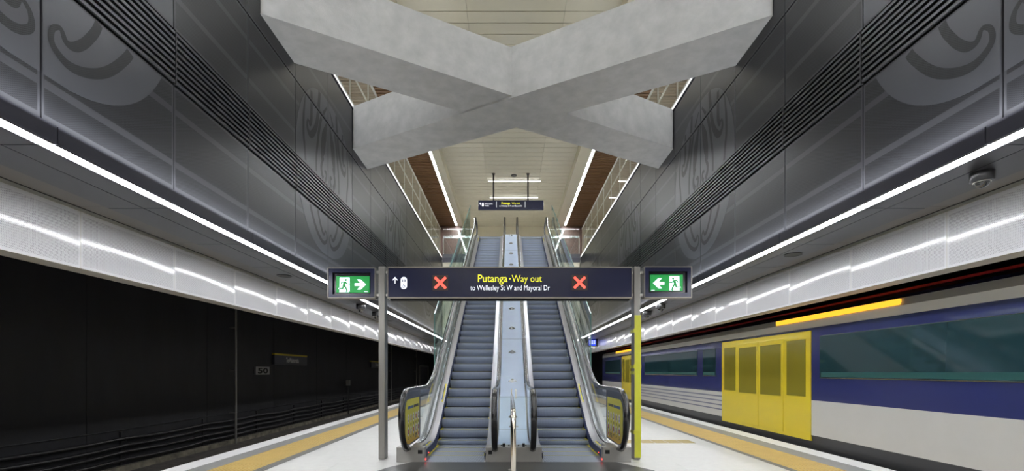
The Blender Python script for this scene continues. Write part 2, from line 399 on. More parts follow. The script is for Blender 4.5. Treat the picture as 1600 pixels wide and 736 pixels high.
for s in (-1, 1):
    sd = 'left' if s < 0 else 'right'; a = SX[s]
    bandstrip('trim_%d' % n, s, a[0], a[1], .002, M['tactiledark'], 'dark ribbed strip inside the %s yellow tactile paving' % sd, (.045,.012,.004,12)); n += 1
    bandstrip('trim_%d' % n, s, a[1], a[2], .002, M['tactile'], 'yellow studded tactile paving along the %s platform edge' % sd, (.06,.018,.005,16)); n += 1
    bandstrip('trim_%d' % n, s, a[2], a[3], .0, M['greystone'], 'grey stone strip along the %s platform edge' % sd); n += 1
    bandstrip('trim_%d' % n, s, a[3], a[4], .003, M['white'], 'white stone coping at the %s platform edge' % sd); n += 1
    # platform edge face
    mb = MB(); mb.box(s*(XE[s]-.25), s*(XE[s]-.12), YB, YF, -1.0, -.05)
    struct(mb.build('wall_platform_%s' % sd, M['black']))
    # trackbed, kerb
    mb = MB(); mb.box(s*(XE[s]-.2), s*(XT[s]+.2), YB, YF, -1.1, -.9)
    struct(mb.build('floor_track_%s' % sd, M['trackbed']))
    mb = MB(); mb.box(s*(XT[s]-.12), s*(XT[s]+.1), YB, YF, -.9, -.76)
    struct(mb.build('baseboard_%s' % sd, M['kerb']))
    # tunnel wall
    mb = MB(); mb.box(s*XT[s], s*(XT[s]+.3), YB, YF, -.76, 4.6)
    for y in [6.2+4.1*k for k in range(13)]: mb.box(s*(XT[s]-.006), s*(XT[s]), y, y+.03, -.76, 4.5)
    struct(mb.build('wall_tunnel_%s' % sd, M['tunnel']), 'black tunnel wall across the %s track' % sd, 'wall')
    mb = MB(); mb.box(s*XP[s]+s*.33, s*(XT[s]+.3), YB, YF, 4.5, 4.7); mb.box(s*(XP[s]+.33), s*(XP[s]+.45), YB, YF, 2.9, 4.7)
    struct(mb.build('ceiling_track_%s' % sd, M['black']))
    # platform soffit, split in panels
    mb = MB(); x0 = XW[s]+.16; cuts = [x0, 4.22 if s < 0 else 4.35, 4.63 if s < 0 else 4.8]
    mb.box(s*(XW[s]+.1), s*(XP[s]-.0), YB, YF, ZS+.03, ZS+.12, 1)
    js = [3.93+1.53*k for k in range(-15, 39)]
    for k in range(len(js)-1):
        for c in range(2):
            mb.box(s*(cuts[c]+.005), s*(cuts[c+1]-.005), js[k]+.006, js[k+1]-.006, ZS, ZS+.03, 0)
        mb.box(s*(cuts[2]+.005), s*(XP[s]-.06), js[k]+.003, js[k+1]-.003, ZS+.02, ZS+.032, 2)
    struct(mb.build('ceiling_platform_%s' % sd, [M['soffit'], M['black'], M['recess']]), 'dark metal soffit above the %s platform' % sd, 'ceiling')
    # white fascia above the platform edge
    mb = MB(); fj = [5.56+1.56*k for k in range(-16, 37)]
    mb.box(s*(XP[s]+.02), s*(XP[s]+.33), YB, YF, 2.69, ZS+.1, 1)
    for k in range(len(fj)-1):
        ya, yb = fj[k]+.004, fj[k+1]-.004; NY, NZ = 14, 8; vs = []; fs = []; bow = (.016, .012, .020)[k % 3]
        for iy in range(NY+1):
            for iz in range(NZ+1):
                u = iy/NY; v = iz/NZ; b_ = bow*(1-(2*u-1)**2)*(1-.6*(2*v-1)**2)
                vs.append((s*(XP[s]+.014-b_), ya+(yb-ya)*u, 2.675+(ZS-.005-2.675)*v))
        for iy in range(NY):
            for iz in range(NZ):
                a_ = iy*(NZ+1)+iz; fs.append((a_, a_+1, a_+NZ+2, a_+NZ+1))
        mb.add(vs, fs, 0, True)
        for zz_ in (2.675, ZS-.009): mb.box(s*(XP[s]+.004), s*(XP[s]+.02), ya, yb, zz_, zz_+.004, 1)
    struct(mb.build('trim_fascia_%s' % sd, [M['fascia'], M['fascialip']]), 'white perforated metal fascia above the %s platform edge' % sd, 'fascia')
    # bulkhead under the hall wall
    mb = MB(); bj = [3.93+3.0*k for k in range(-8, 20)]
    for k in range(len(bj)-1):
        if bj[k] > 60: break
        mb.box(s*(XW[s]-.0), s*(XW[s]+.03), bj[k]+.006, bj[k+1]-.006, ZS, 3.50)
    mb.box(s*(XW[s]+.03), s*(XW[s]+.16), YB, YF, ZS+.02, 3.5, 1)
    struct(mb.build('trim_bulkhead_%s' % sd, [M['bulkhead'], M['black']]), 'dark metal edge above the %s strip light' % sd, 'bulkhead')
    # hall wall: backing, panels
    mb = MB(); X = XW[s]
    mb.box(s*(X+.03), s*(X+.25), YB, YV, 3.5, 7.74, 1)
    for k in range(len(JY)-1):
        y0, y1 = JY[k]+.008, min(JY[k+1]-.008, YV)
        if y1 <= y0 or y0 > YV: continue
        for z0, z1 in ((3.5, 4.66), (5.30, 6.58), (6.605, 7.72)):
            mb.box(s*X, s*(X+.03), y0, y1, z0, z1, 0)
    wall = struct(mb.build('wall_%s' % sd, [M['panel'], M['black']]), 'dark perforated metal panel wall above the %s platform' % sd, 'wall')
    mb = MB(); nb = 9
    for k in range(len(JY)-1):
        y0, y1 = JY[k]+.006, min(JY[k+1]-.006, YV)
        if y1 <= y0 or y0 > YV: continue
        for i in range(nb):
            z = 4.69+i*.0675
            mb.add([(s*(X-.022), y0, z), (s*(X-.022), y1, z), (s*(X-.022), y0, z+.03), (s*(X-.022), y1, z+.03), (s*(X+.028), y0, z+.012), (s*(X+.028), y1, z+.012), (s*(X+.028), y0, z+.04), (s*(X+.028), y1, z+.04)],
                   [(0,1,3,2), (0,4,5,1), (2,3,7,6), (0,2,6,4), (1,5,7,3)], 0)
        mb.box(s*(X-.024), s*(X+.028), y0, y0+.012, 4.675, 5.285, 0)
    mb.box(s*(X+.026), s*(X+.0295), YB, YV, 4.66, 5.30, 1)
    mb.build('louvre', [M['louvre'], M['black']], wall)
    # carved-pattern ovals: plain sheet with perforated strokes
    for ci, c in enumerate((3.79, 9.79, 15.79, 21.79)):
        def ok(z): return 3.52 < z < 4.655 or 5.305 < z < 7.70
        mp = MB(); CZ, A, B = 5.45, 1.49, 1.6
        # oval patch as thin horizontal slices
        zz = [3.86+.02*i for i in range(160)]
        for i in range(len(zz)-1):
            za, zb = zz[i], zz[i+1]
            if zb > CZ+B: break
            if not (ok(za) and ok(zb)) or (6.578 < zb and za < 6.607): continue
            wa = A*math.sqrt(max(0, 1-((za-CZ)/B)**2))**.85 if abs(za-CZ) < B else 0
            wb = A*math.sqrt(max(0, 1-((zb-CZ)/B)**2))**.85 if abs(zb-CZ) < B else 0
            if wa < .02 and wb < .02: continue
            xx = s*(X-.003)
            for sg in (-1, 1):
                mp.add([(xx, c+sg*.012, za), (xx, c+sg*wa, za), (xx, c+sg*wb, zb), (xx, c+sg*.012, zb)], [(0,1,2,3)], 0)
                mp.add([(s*X, c+sg*wa, za), (xx, c+sg*wa, za), (xx, c+sg*wb, zb), (s*X, c+sg*wb, zb)], [(0,1,2,3)], 0)
        def t3(u, z): return (s*(X-.006), c+u, z)
        def keep(p): return ok(p.y) and abs(p.x) > .012 and abs(p.y-6.592) > .01
        for sg in (-1, 1):
            S = [([(1.10,6.55),(1.17,6.16),(1.18,5.83),(1.13,5.59),(1.08,5.3),(.92,4.7),(.79,4.46),(.60,4.24),(.40,4.11),(.22,4.07),(.09,4.15),(.09,4.27),(.16,4.33),(.21,4.25),(.30,4.27),(.43,4.43),(.54,4.69),(.60,5.3),(.60,5.65),(.54,5.96),(.45,6.31),(.33,6.57),(.08,6.88)],
                  [.03,.08,.085,.08,.08,.09,.09,.09,.085,.08,.06,.045,.04,.06,.08,.08,.08,.07,.08,.09,.10,.09,.04]),
                 ([(.45,6.99),(.50,6.65),(.60,6.26),(.78,6.0),(.93,5.93),(1.02,6.02),(1.0,6.14),(.94,6.15),(.90,6.12),(.84,6.25),(.83,6.47),(.83,6.78)], [.11,.12,.13,.14,.12,.08,.05,.05,.09,.11,.11,.09]),
                 ([(.08,6.56),(.22,6.22),(.29,5.92),(.36,5.68)], [.04,.22,.20,.04]),
                 ([(.24,5.78),(.36,5.58),(.33,5.42),(.21,5.34),(.11,5.42),(.13,5.53),(.21,5.52)], [.05,.10,.11,.10,.08,.08,.05])]
            for pts, wd in S:
                ribbon(mp, [(sg*p[0], p[1]) for p in pts], wd, t3, 1, 8, keep)
        mp.build('oval_motif', [M['plain'], M['perfstroke']], wall)
    # dark fascia and slab of the upper level
    mb = MB(); mb.box(s*(X+.12), s*(X+.30), YB, YV, 7.745, 7.93, 1); mb.box(s*(X-.02), s*(X+.12), YB, YV, 7.745, 7.78, 0)
    mb.box(s*(X+.05), s*8.6, YB, 38, 7.94, ZU, 2); mb.box(s*(X+.3), s*8.6, YB, 38, 7.7, 7.94, 1)
    struct(mb.build('floor_upper_%s' % sd, [M['bulkhead'], M['bulkhead'], M['floor']]), 'upper concourse slab on the %s' % sd, 'floor')
    mb = MB(); mb.box(s*8.4, s*8.6, YB, 38, ZU, ZC+.1)
    struct(mb.build('wall_concourse_%s' % sd, M['creamwall']))
    # timber ceiling with cross slats
    mb = MB(); mb.box(s*(X+.16), s*8.6, YB, 36, ZC+.12, ZC+.16, 1)
    y = 2.0
    while y < 34.6:
        mb.box(s*(X+.16), s*8.4, y, y+.11, ZC, ZC+.06, 0); y += .19
    struct(mb.build('ceiling_timber_%s' % sd, [M['timber'], M['black']]), 'slatted timber ceiling over the %s side of the upper level' % sd, 'ceiling')
    # cream edge next to strip
    mb = MB(); mb.box(s*3.40, s*(X-.02), YB, 36, ZC, ZC+.05); mb.box(s*3.36, s*3.40, YB, 36, ZC, ZC+.55); mb.box(s*(X+.12), s*(X+.16), YB, 36, ZC, ZC+.06)
    struct(mb.build('trim_ceiling_%s' % sd, M['cream']))

# central cream ceiling
mb = MB(); y = -19.8; mb.box(-3.6, 3.6, YB, 36.2, ZC+.56, ZC+.6, 1)
while y < 36:
    for a, b in ((-3.38, -1.303), (-1.297, 1.697), (1.703, 3.38)):
        mb.box(a, b, y+.016, y+.474, ZC+.5, ZC+.55, 0)
    y += .49
struct(mb.build('ceiling', [M['cream'], M['black']]), 'cream panelled ceiling high above the escalators', 'ceiling')
# end wall of the upper level
mb = MB(); y = 36
mb.box(-3.4, 3.4, y, y+.2, ZU, ZC+.55, 0)
for i in range(9): mb.box(-3.4, 3.4, y-.01, y, ZU+.51*i+.004, ZU+.51*(i+1)-.004, 0)
for sx in (-1, 1): mb.box(sx*3.4, sx*8.6, 34.3, 34.5, ZU, ZC+.1, 1); mb.box(sx*3.38, sx*3.42, 34.3, 36, ZU, ZC+.5, 0)
struct(mb.build('wall_back', [M['creamwall'], M['brown']]), 'far wall of the upper level, cream between brown', 'wall')
# end of void: slab front, wall below
mb = MB()
mb.box(-8.6, 8.6, YV+.3, 38, 7.6, ZU, 2)
for s in (-1, 1):
    mb.box(s*1.95, s*XW[s], YV, YV+.3, 7.86, ZU+.06, 0); mb.box(s*1.95, s*XW[s], YV+.02, YV+.3, 7.6, 7.86, 1)
struct(mb.build('floor_upper_back', [M['soffit'], M['bulkhead'], M['floor']]), 'upper landing slab at the head of the escalators', 'floor')
mb = MB(); mb.box(-XW[-1], XW[1], YV+.05, YV+.2, ZS, 7.6)
struct(mb.build('wall_void_end', M['creamwall']))
mb = MB(); mb.box(-XW[-1]-.1, XW[1]+.1, YV+.2, YF, ZS, ZS+.1)
struct(mb.build('ceiling_platform_far', M['soffit']))
mb = MB(); mb.box(-XT[-1]-.3, XT[1]+.3, YF, YF+.3, -1.1, 4.7)
struct(mb.build('wall_far', M['black']))
mb = MB(); mb.box(-9.6, 9.9, YB-.3, YB, -1.1, ZC+.7)
struct(mb.build('wall_near', M['creamwall']))

# ================================================================== STRIP LIGHTS
for s in (-1, 1):
    sd = 'left' if s < 0 else 'right'; X = XW[s]
    y = 3.93-24; seg = []
    while y < 60: seg.append((y, y+3.0)); y += 3.0
    vis = [q for q in seg if q[1] > 3.2]
    for q in seg:
        lab = ('%s segment from the camera in the strip light of the %s platform soffit' % (ORD[vis.index(q)], sd)) if q in vis else 'strip light segment beside the camera on the %s soffit edge' % sd
        if q not in vis and q[1] < 3.2: lab = 'strip light segment behind the camera on the %s soffit' % sd
        t = thing('strip_light', lab, 'light', (s*(X+.09), q[0], ZS), 'strip lights along the %s platform soffit' % sd)
        mb = MB(); mb.box(s*(X+.035), s*(X+.155), q[0]+.006, q[1]-.006, ZS+.002, ZS+.018); mb.build('diffuser', M['strip'], t)
        mb = MB(); mb.box(s*(X+.031), s*(X+.035), q[0]+.006, q[1]-.006, ZS-.002, ZS+.018); mb.box(s*(X+.155), s*(X+.159), q[0]+.006, q[1]-.006, ZS-.002, ZS+.018); mb.build('housing', M['soffit'], t)
    # high strips
    k = 0; y = -20.0
    while y < 34:
        L = min(6.0, 34.2-y)
        t = thing('ceiling_strip_light', '%s length of the strip light beside the high cream ceiling, on the %s' % (ORD[k], sd), 'light', (s*(X+.07), y, ZC), 'strip lights beside the high ceiling')
        mb = MB(); mb.box(s*(X-.01), s*(X+.11), y+.004, y+L-.004, ZC-.01, ZC+.02); mb.build('diffuser', M['upper'], t)
        mb = MB(); mb.box(s*(X-.02), s*(X-.01), y+.004, y+L-.004, ZC-.015, ZC+.05); mb.box(s*(X+.11), s*(X+.12), y+.004, y+L-.004, ZC-.015, ZC+.05); mb.build('housing', M['cream'], t)
        y += 6.0; k += 1
    k = 0; y = -20.0
    while y < YV:
        L = min(6.0, YV-y)
        mb = MB(); mb.box(s*(X+.05), s*(X+.085), y+.003, y+L-.003, 7.90, 7.936)
        tag(mb.build('edge_light', M['edge'], loc=(s*X, y, 7.9)), '%s length of the thin light line under the %s upper floor edge' % (ORD[k], sd), 'light', 'thin light lines under the upper floor edges')
        y += 6.0; k += 1
for s in (-1, 1):
    L = bpy.data.lights.new('ledge_uplight', 'AREA'); L.shape = 'RECTANGLE'; L.size = .06; L.size_y = 46; L.energy = 230; L.color = (.96,.98,1)
    lo = bpy.data.objects.new('ledge_uplight', L); COL.objects.link(lo); lo.location = (s*(XW[s]-.10), 3.3, 3.50)
    lo.rotation_euler = (math.pi, -s*math.radians(-12), 0)
    tag(lo, 'concealed uplight line on the ledge at the foot of the %s dark wall' % ('left' if s < 0 else 'right'), 'light')
for i, yb in enumerate((27.3, 29.9, 20.5, 17.6, 8.0, 2.0, -6, -14)):
    lab = ['horizontal light bar across the cream ceiling, just above the hanging sign', 'farthest horizontal light bar, seen just over the top edge of the hanging sign', 'light bar across the ceiling hidden above the far concrete beam', 'light bar across the ceiling hidden above the concrete beam crossing', 'light bar high above the near concrete beams', 'light bar high above the camera', 'light bar on the high ceiling behind the camera', 'light bar farthest behind the camera'][i]
    t = thing('ceiling_bar_light', lab, 'light', (XC+.2, yb, ZC+.5), 'light bars across the high ceiling')
    mb = MB(); mb.box(XC-1.28, XC+1.72, yb-.022, yb+.022, ZC+.44, ZC+.465); mb.build('diffuser', M['bar'], t)
    mb = MB(); mb.box(XC-1.29, XC+1.73, yb-.055, yb+.055, ZC+.465, ZC+.5); mb.build('housing', M['cream'], t)
mb = MB(); mb.cyl((.25, 26.6, ZC+.46), (.25, 26.6, ZC+.5), .16, 24)
tag(mb.build('ceiling_speaker', M['cctv'], loc=(.25,26.6,ZC+.48)), 'small black round speaker on the cream ceiling between the sign hangers', 'speaker')

# ================================================================== CONCRETE CROSS BEAMS
bt = thing('crossed_concrete_beams', 'pale grey concrete beams crossing in an X high between the two dark walls', 'beam', (XC, 10, 6.8))
def beam(yl0, yl1, yr0, yr1, zb, zt):
    xl_, xr_ = -XW[-1]-.0, XW[1]+.0
    mb = MB(); mb.prism([(xl_, yl0, zb), (xr_, yr0, zb), (xr_, yr1, zb), (xl_, yl1, zb)], (0,0,zt-zb))
    return mb.build('concrete_beam', M['concrete'], bt, bevel=.012, seg=1)
beam(7.115, 8.26, 11.42, 12.56, 6.85, 7.79)
beam(11.33, 12.5, 7.09, 8.27, 6.81, 7.81)

# ================================================================== ESCALATORS
def smax(a, b, k):
    h = max(k-abs(a-b), 0)/k; return max(a, b)+h*h*k/4
def smin(a, b, k): return -smax(-a, -b, k)
def line(Y, d, flat, k=.35, top=None):
    z = smax(flat, TAN*(Y-Y0)+d, k)
    return smin(z, (ZU+d if top is None else top), k)
def escalator(s):
    sd = 'left' if s < 0 else 'right'
    R = thing('escalator', '%s-hand escalator with steel steps and glass sides rising behind the way out sign' % sd, 'escalator', (XC+s*.995, 7.9, 0), 'pair of escalators')
    X = lambda off: XC+s*off
    # steps
    noses = [(8.27,.004),(8.67,.004),(9.07,.012),(9.42,.10),(9.72,.27)]
    z = .467
    while z < 7.95: noses.append((Y0+z/TAN, z)); z += .2
    def step_mesh(yn, zn, drop, tread=.42):
        mb = MB(); a, b = X(.49), X(1.50)
        if a > b: a, b = b, a
        prof = [(yn, zn)]
        for i in range(7):
            t = i/6; prof.append((yn+.004+.10*t*t*min(1, drop/.2), zn-.012-(drop-.012)*t))
        rings = [[(x, p[0], p[1]) for p in prof] for x in (a, b)]
        mb.add(rings[0]+rings[1], [(i, i+len(prof), i+1+len(prof), i+1) for i in range(len(prof)-2)], 1, False)
        mb.add(rings[0]+rings[1], [(len(prof)-2, 2*len(prof)-2, 2*len(prof)-1, len(prof)-1)], 3)
        mb.add([(a,yn,zn),(b,yn,zn),(b,yn+tread,zn),(a,yn+tread,zn)], [(0,1,2,3)], 0)
        yw = .022
        mb.box(a, b, yn-.001, yn+yw*.6, zn, zn+.0025, 2)
        for xx in ((a, a+.035), (b-.035, b)): mb.box(xx[0], xx[1], yn, yn+min(tread,.36), zn+.0005, zn+.0025, 2)
        return mb
    for i, (yn, zn) in enumerate(noses):
        dr = zn-noses[i-1][1]+.02 if i else .03
        st = step_mesh(yn, zn, max(dr, .012)).build('step', [M['tread'], M['riser'], M['yellow'], M['cctv']], R)
    mb = MB(); a, b = X(.49), X(1.5); mb.box(a, b, 7.66, 8.29, -.02, .003, 0); mb.build('comb_plate', [M['tread']], R)
    mb = MB(); mb.box(a, b, 22.9, 26.6, 7.9, ZU, 0); mb.build('upper_landing_plate', [M['tread']], R)
    # skirts and decks, both sides
    ys = [7.93+.1*i for i in range(186)]
    for side in ('outer', 'inner'):
        o0, o1 = (1.50, 1.635) if side == 'outer' else (.49, .355)
        mb = MB(); rings = []
        for Y in ys:
            n0 = line(Y, 0, 0, .3); rings.append([(X(o0), Y, n0-.06), (X(o0), Y, n0+.135), (X(o0+(.004 if o1 > o0 else -.004)), Y, n0+.135), (X(o0+(.004 if o1 > o0 else -.004)), Y, n0-.06)])
        mb.loft(rings); mb.build('skirt_panel', M['skirt'], R)
        mb = MB(); rings = []
        sg = 1 if o1 > o0 else -1
        for Y in [7.78]+ys:
            n0 = line(Y, 0, 0, .3); top = .19
            rings.append([(X(o0-sg*.004), Y, n0+.14), (X(o0), Y, n0+.15), (X(o0+sg*.09), Y, n0+top), (X(o1), Y, n0+top+.01), (X(o1), Y, n0+top-.06), (X(o0), Y, n0+.13)])
        mb.loft(rings); mb.build('balustrade_deck', M['deck'], R, )
        # profile trim at glass foot
        og = 1.665 if side == 'outer' else .325
        mb = MB(); rings = []
        for Y in [7.70]+ys:
            n0 = line(Y, 0, 0, .3)
            rings.append([(X(og-.02), Y, n0+.15), (X(og-.02), Y, n0+.215), (X(og+.03), Y, n0+.215), (X(og+.03), Y, n0+.15)])
        mb.loft(rings); mb.build('glass_channel', M['newel'], R)
        # handrail path
        hp = [(7.66,.215),(7.50,.225),(7.36,.30),(7.22,.46),(7.14,.66),(7.13,.84),(7.19,1.00),(7.31,1.11),(7.48,1.17),(7.7,1.185)]
        Y = 7.9
        while Y < 22.4: hp.append((Y, line(Y, .80, 1.185, .4, 8.86))); Y += .15
        hp += [(22.7,8.86),(23.3,8.86),(23.55,8.83),(23.72,8.72),(23.78,8.56),(23.72,8.38),(23.5,8.26)]
        oh = 1.70 if side == 'outer' else .30
        wd, th = .046, .026
        mb = MB(); rings = []; inner = []
        for i, p in enumerate(hp):
            a_ = hp[max(i-1,0)]; b_ = hp[min(i+1,len(hp)-1)]; t = Vector((b_[0]-a_[0], b_[1]-a_[1])).normalized(); nn = Vector((-t.y, t.x))
            # normal points to the outside of the loop (up on the top run)
            ring = []
            for q in range(12):
                an = 2*math.pi*q/12; ring.append((X(oh)+math.cos(an)*wd, p[0]+nn.x*math.sin(an)*th, p[1]+nn.y*math.sin(an)*th))
            rings.append(ring); inner.append((p[0]-nn.x*.045, p[1]-nn.y*.045))
        mb.loft(rings, 0, True); mb.build('handrail', M['rubber'], R)
        # steel guide below the handrail
        mb = MB(); rings = []
        for i, p in enumerate(hp):
            q = inner[i]; rr = []
            for dx, k in ((-.025, 0), (.025, 0), (.025, 1), (-.025, 1)):
                pa = hp[i] if k == 0 else q
                f = .45 if k == 0 else 1.0
                yy_ = hp[i][0]+(q[0]-hp[i][0])*f; zz_ = hp[i][1]+(q[1]-hp[i][1])*f
                rr.append((X(oh)+dx, yy_, zz_))
            rings.append(rr)
        mb.loft(rings); mb.build('handrail_guide', M['guide'], R)
        # bright inner rim
        # newel: dark steel band between handrail guide and glass/sticker
        pin = [(q[0], q[1]) for q in inner]
        # glass panels: from channel to guide
        def top_at(Y):
            return line(Y, .80, 1.185, .4, 8.86)-.045
        def bot_at(Y): return line(Y, 0, 0, .3)+.205
        cuts_ = [8.62, 9.55, 10.9]+[10.9+1.9*i for i in range(1, 7)]+[23.3]
        mbg = []
        for c in range(len(cuts_)-1):
            ya, yb2 = cuts_[c]+.003, cuts_[c+1]-.003; mb = MB(); N = 14
            pts = [ya+(yb2-ya)*i/N for i in range(N+1)]
            rings = [[(X(oh)-.005, y_, bot_at(y_)), (X(oh)-.005, y_, top_at(y_)), (X(oh)+.005, y_, top_at(y_)), (X(oh)+.005, y_, bot_at(y_))] for y_ in pts]
            mb.loft(rings); mb.build('glass_panel', M['glass'], R)
        # newel end: solid dark plate with rounded front
        front = [p for p in inner if p[0] < 7.75 and p[1] > .24]
        poly = [(8.62, .27)] + [(7.62,.27)] + [p for p in front] + [(8.62, top_at(8.62))]
        # order: bottom back -> bottom front -> round the nose -> top back
        mb = MB(); mb.prism([(X(oh)-.008, p[0], p[1]) for p in poly], (.016, 0, 0)); mb.build('newel_panel', M['newel'], R)
        if side == 'outer':
            xx = X(oh)-s*.0085-s*.001
            def sp(y, z, e=0): return (xx-s*e, y, z)
            pts = []
            y0s, y1s, z0s, z1s, r_ = 7.36, 8.50, .30, 1.02, .22
            pts = [(y1s, z0s), (y1s, z1s)]
            for i in range(9): an = math.pi/2+math.pi/2*i/8; pts.append((y0s+r_+math.cos(an)*r_*1.0, z1s-r_+math.sin(an)*r_))
            for i in range(9): an = math.pi+math.pi/2*i/8; pts.append((y0s+r_+.06+math.cos(an)*(r_+.06), z0s+r_+math.sin(an)*r_))
            mb = MB(); mb.prism([sp(*p) for p in pts], (-s*.002, 0, 0), 0)
            def mark(y, z, w_, h_, mi, e=.004):
                mb.add([sp(y, z, e), sp(y+w_, z, e), sp(y+w_, z+h_, e), sp(y, z+h_, e)], [(0,1,2,3)], mi)
            sg2 = 1
            yy = 7.52
            for i, wq in enumerate((.06,.05,.07,.04,.06,.05,.05)): mark(yy, .865, wq, .045, 1); yy += wq+.012
            yy += .03
            for i, wq in enumerate((.06,.07,.06,.05,.05,.05)): mark(yy, .865, wq, .045, 2); yy += wq+.01
            for r2, zc in ((0, .64), (1, .435)):
                for c2 in range(5):
                    yc = 7.50+c2*.205; lo = yc
                    el = [(yc+.075+.062*math.cos(a2*math.pi/8)*(1), zc+.07+.075*math.sin(a2*math.pi/8)) for a2 in range(16)]
                    mb.add([sp(p[0], p[1], .004) for p in el], [tuple(range(16))], 3)
                    mark(yc+.04, zc+.03, .07, .075, 2, .006); mark(yc+.055, zc+.045, .045, .05, 4 if (c2+r2) % 2 else 3, .008)
                    mark(yc+.03, zc-.035, .09, .012, 2); mark(yc+.04, zc-.055, .07, .01, 2)
            el = [(8.40+.05*math.cos(a2*math.pi/8), .375+.055*math.sin(a2*math.pi/8)) for a2 in range(16)]
            mb.add([sp(p[0], p[1], .004) for p in el], [tuple(range(16))], 3); mark(8.375, .35, .05, .05, 4, .006)
            for q in range(3): mark(8.10, .39-q*.025, .2, .01, 2)
            mb.build('safety_sticker', [M['sticker'], M['stickerblue'], M['stickerink'], M['stickerwhite'], M['stickerred']], R)
            # deck stickers
            def decks(ya, yb2, mi_text):
                mb = MB()
                N = 10; rings = []
                for i in range(N+1):
                    Y = ya+(yb2-ya)*i/N; n0 = line(Y, 0, 0, .3)
                    rings.append([(X(1.525), Y, n0+.15+.035*.28+.004), (X(1.585), Y, n0+.182+.003)])
                for i in range(N):
                    a1, b1 = rings[i]; a2, b2 = rings[i+1]
                    mb.add([a1, b1, b2, a2], [(0,1,2,3)], 0)
                    if 1 <= i <= N-2:
                        m_ = lambda p, q, t: tuple(p[j]*(1-t)+q[j]*t+(0.001 if j == 2 else 0) for j in range(3))
                        mb.add([m_(a1,b1,.35), m_(a1,b1,.75), m_(a2,b2,.75), m_(m_(a1,a2,.8),m_(b1,b2,.8),.35)], [(0,1,2,3)], 1 if i < 5 else 2)
                mb.build('deck_sticker', [M['yellow'], M['stickerblue'], M['stickerink']], R)
            decks(8.35, 8.85, 1); decks(10.35, 11.0, 1); decks(22.0, 22.5, 1)
            mb = MB(); mb.box(X(1.44), X(1.90), 7.66, 7.80, 0, .245); mb.box(X(1.52), X(1.90), 7.80, 8.2, 0, .24)
            mb.build('base_box', M['boxsteel'], R, bevel=.006)
            mb = MB(); mb.box(X(1.48), X(1.55), 7.652, 7.66, .14, .20); mb.build('sensor', M['black'], R)
            mb = MB(); mb.box(X(1.428), X(1.438), 7.70, 7.715, .035, .055); mb.box(X(1.428), X(1.438), 7.98, 8.01, .10, .108); mb.build('indicator_lamp', M['led'], R)
            # outer cladding under the glass
            mb = MB(); rings = []
            for Y in ys+[26.4]:
                n0 = line(Y, 0, 0, .3); rings.append([(X(1.72), Y, max(n0-1.0, 0.0)), (X(1.72), Y, n0+.15), (X(1.80), Y, n0+.15), (X(1.80), Y, max(n0-1.0, 0.0))])
            mb.loft(rings); mb.build('side_cladding', M['cladding'], R)
    # truss underside
    mb = MB(); rings = []
    for Y in [7.9]+ys[8:]+[26.4]:
        n0 = line(Y, 0, 0, .3); rings.append([(X(.35), Y, max(n0-.95, -.01)), (X(1.75), Y, max(n0-.95, -.01)), (X(1.75), Y, n0-.32 if n0 > .4 else -.005), (X(.35), Y, n0-.32 if n0 > .4 else -.005)])
    mb.loft(rings); mb.build('truss', M['newel'], R)
    return R
escalator(-1); escalator(1)

# divider between the two escalators
D = thing('escalator_divider', 'steel panel tinted with cool reflections between the two escalators with a row of anti-slide studs', 'panel', (XC, 7.9, 0))
mb = MB(); rings = []
for Y in [7.80+.1*i for i in range(156)]:
    n0 = line(Y, 0, 0, .3); rings.append([(XC-.275, Y, n0+.24), (XC+.275, Y, n0+.24), (XC+.275, Y, n0+.20), (XC-.275, Y, n0+.20)])
mb.loft(rings); mb.build('panel', M['cooltintsteel'], D)
mb = MB()
for Y in (9.3, 10.4, 12.9, 15.4, 17.9, 20.4):
    n0 = line(Y, 0, 0, .3)+.2405; mb.prism([(XC-.275, Y, n0), (XC+.275, Y, n0), (XC+.275, Y+.006, n0+.0035), (XC-.275, Y+.006, n0+.0035)], (0,0,.001))
mb.build('panel_joint', M['newel'], D)
for Y in (9.75,10.99,12.23,13.5,14.75,16.05,17.35,18.66,20.0,21.4,22.6):
    n0 = line(Y, 0, 0, .3)+.24; sl = (line(Y+.05, 0, 0, .3)-line(Y-.05, 0, 0, .3))/.1
    mb = MB(); base = [(-.10,0),(-.03,.06),(.03,.06),(.10,0),(.03,-.06),(-.03,-.06)]
    b = [(XC+p[0], Y+p[1]*.866, n0+sl*p[1]*.866) for p in base]; nv = Vector((0,-sl,1)).normalized()*.045
    t = [(XC+p[0]*.45+nv.x, Y+p[1]*.4+nv.y, n0+sl*p[1]*.4+nv.z) for p in base]
    mb.loft([b, t]); mb.build('anti_slide_stud', M['stud'], D)
mb = MB(); mb.box(XC-.455, XC+.455, 7.66, 7.95, 0, .245); mb.build('base_box', M['boxsteel'], D, bevel=.006)
mb = MB(); mb.box(XC-.41, XC-.35, 7.652, 7.66, .13, .19); mb.build('sensor', M['black'], D)
for dx in (-.16, .16): mb = MB(); mb.cyl((XC+dx, 7.72, .245), (XC+dx, 7.72, .30), .022, 12); mb.build('bolt', M['cctv'], D)
for dx in (-.2,-.08,.08,.2): mb = MB(); mb.cyl((XC+dx, 7.80, .245), (XC+dx, 7.80, .262), .012, 8); mb.build('bolt', M['cctv'], D)
mb = MB(); mb.box(XC-.24, XC+.24, 7.84, 7.852, .25, 1.06); g_ = mb.build('glass_panel', M['glass'], D)
mb = MB()
for dx in (-.035, .035): mb.box(XC+dx-.008, XC+dx+.008, 7.82, 7.87, 1.02, 1.18)
for zz in (.55,): mb.box(XC-.075, XC+.075, 7.82, 7.87, zz, zz+.02)
mb.build('glass_clamp', M['steelbright'], D)

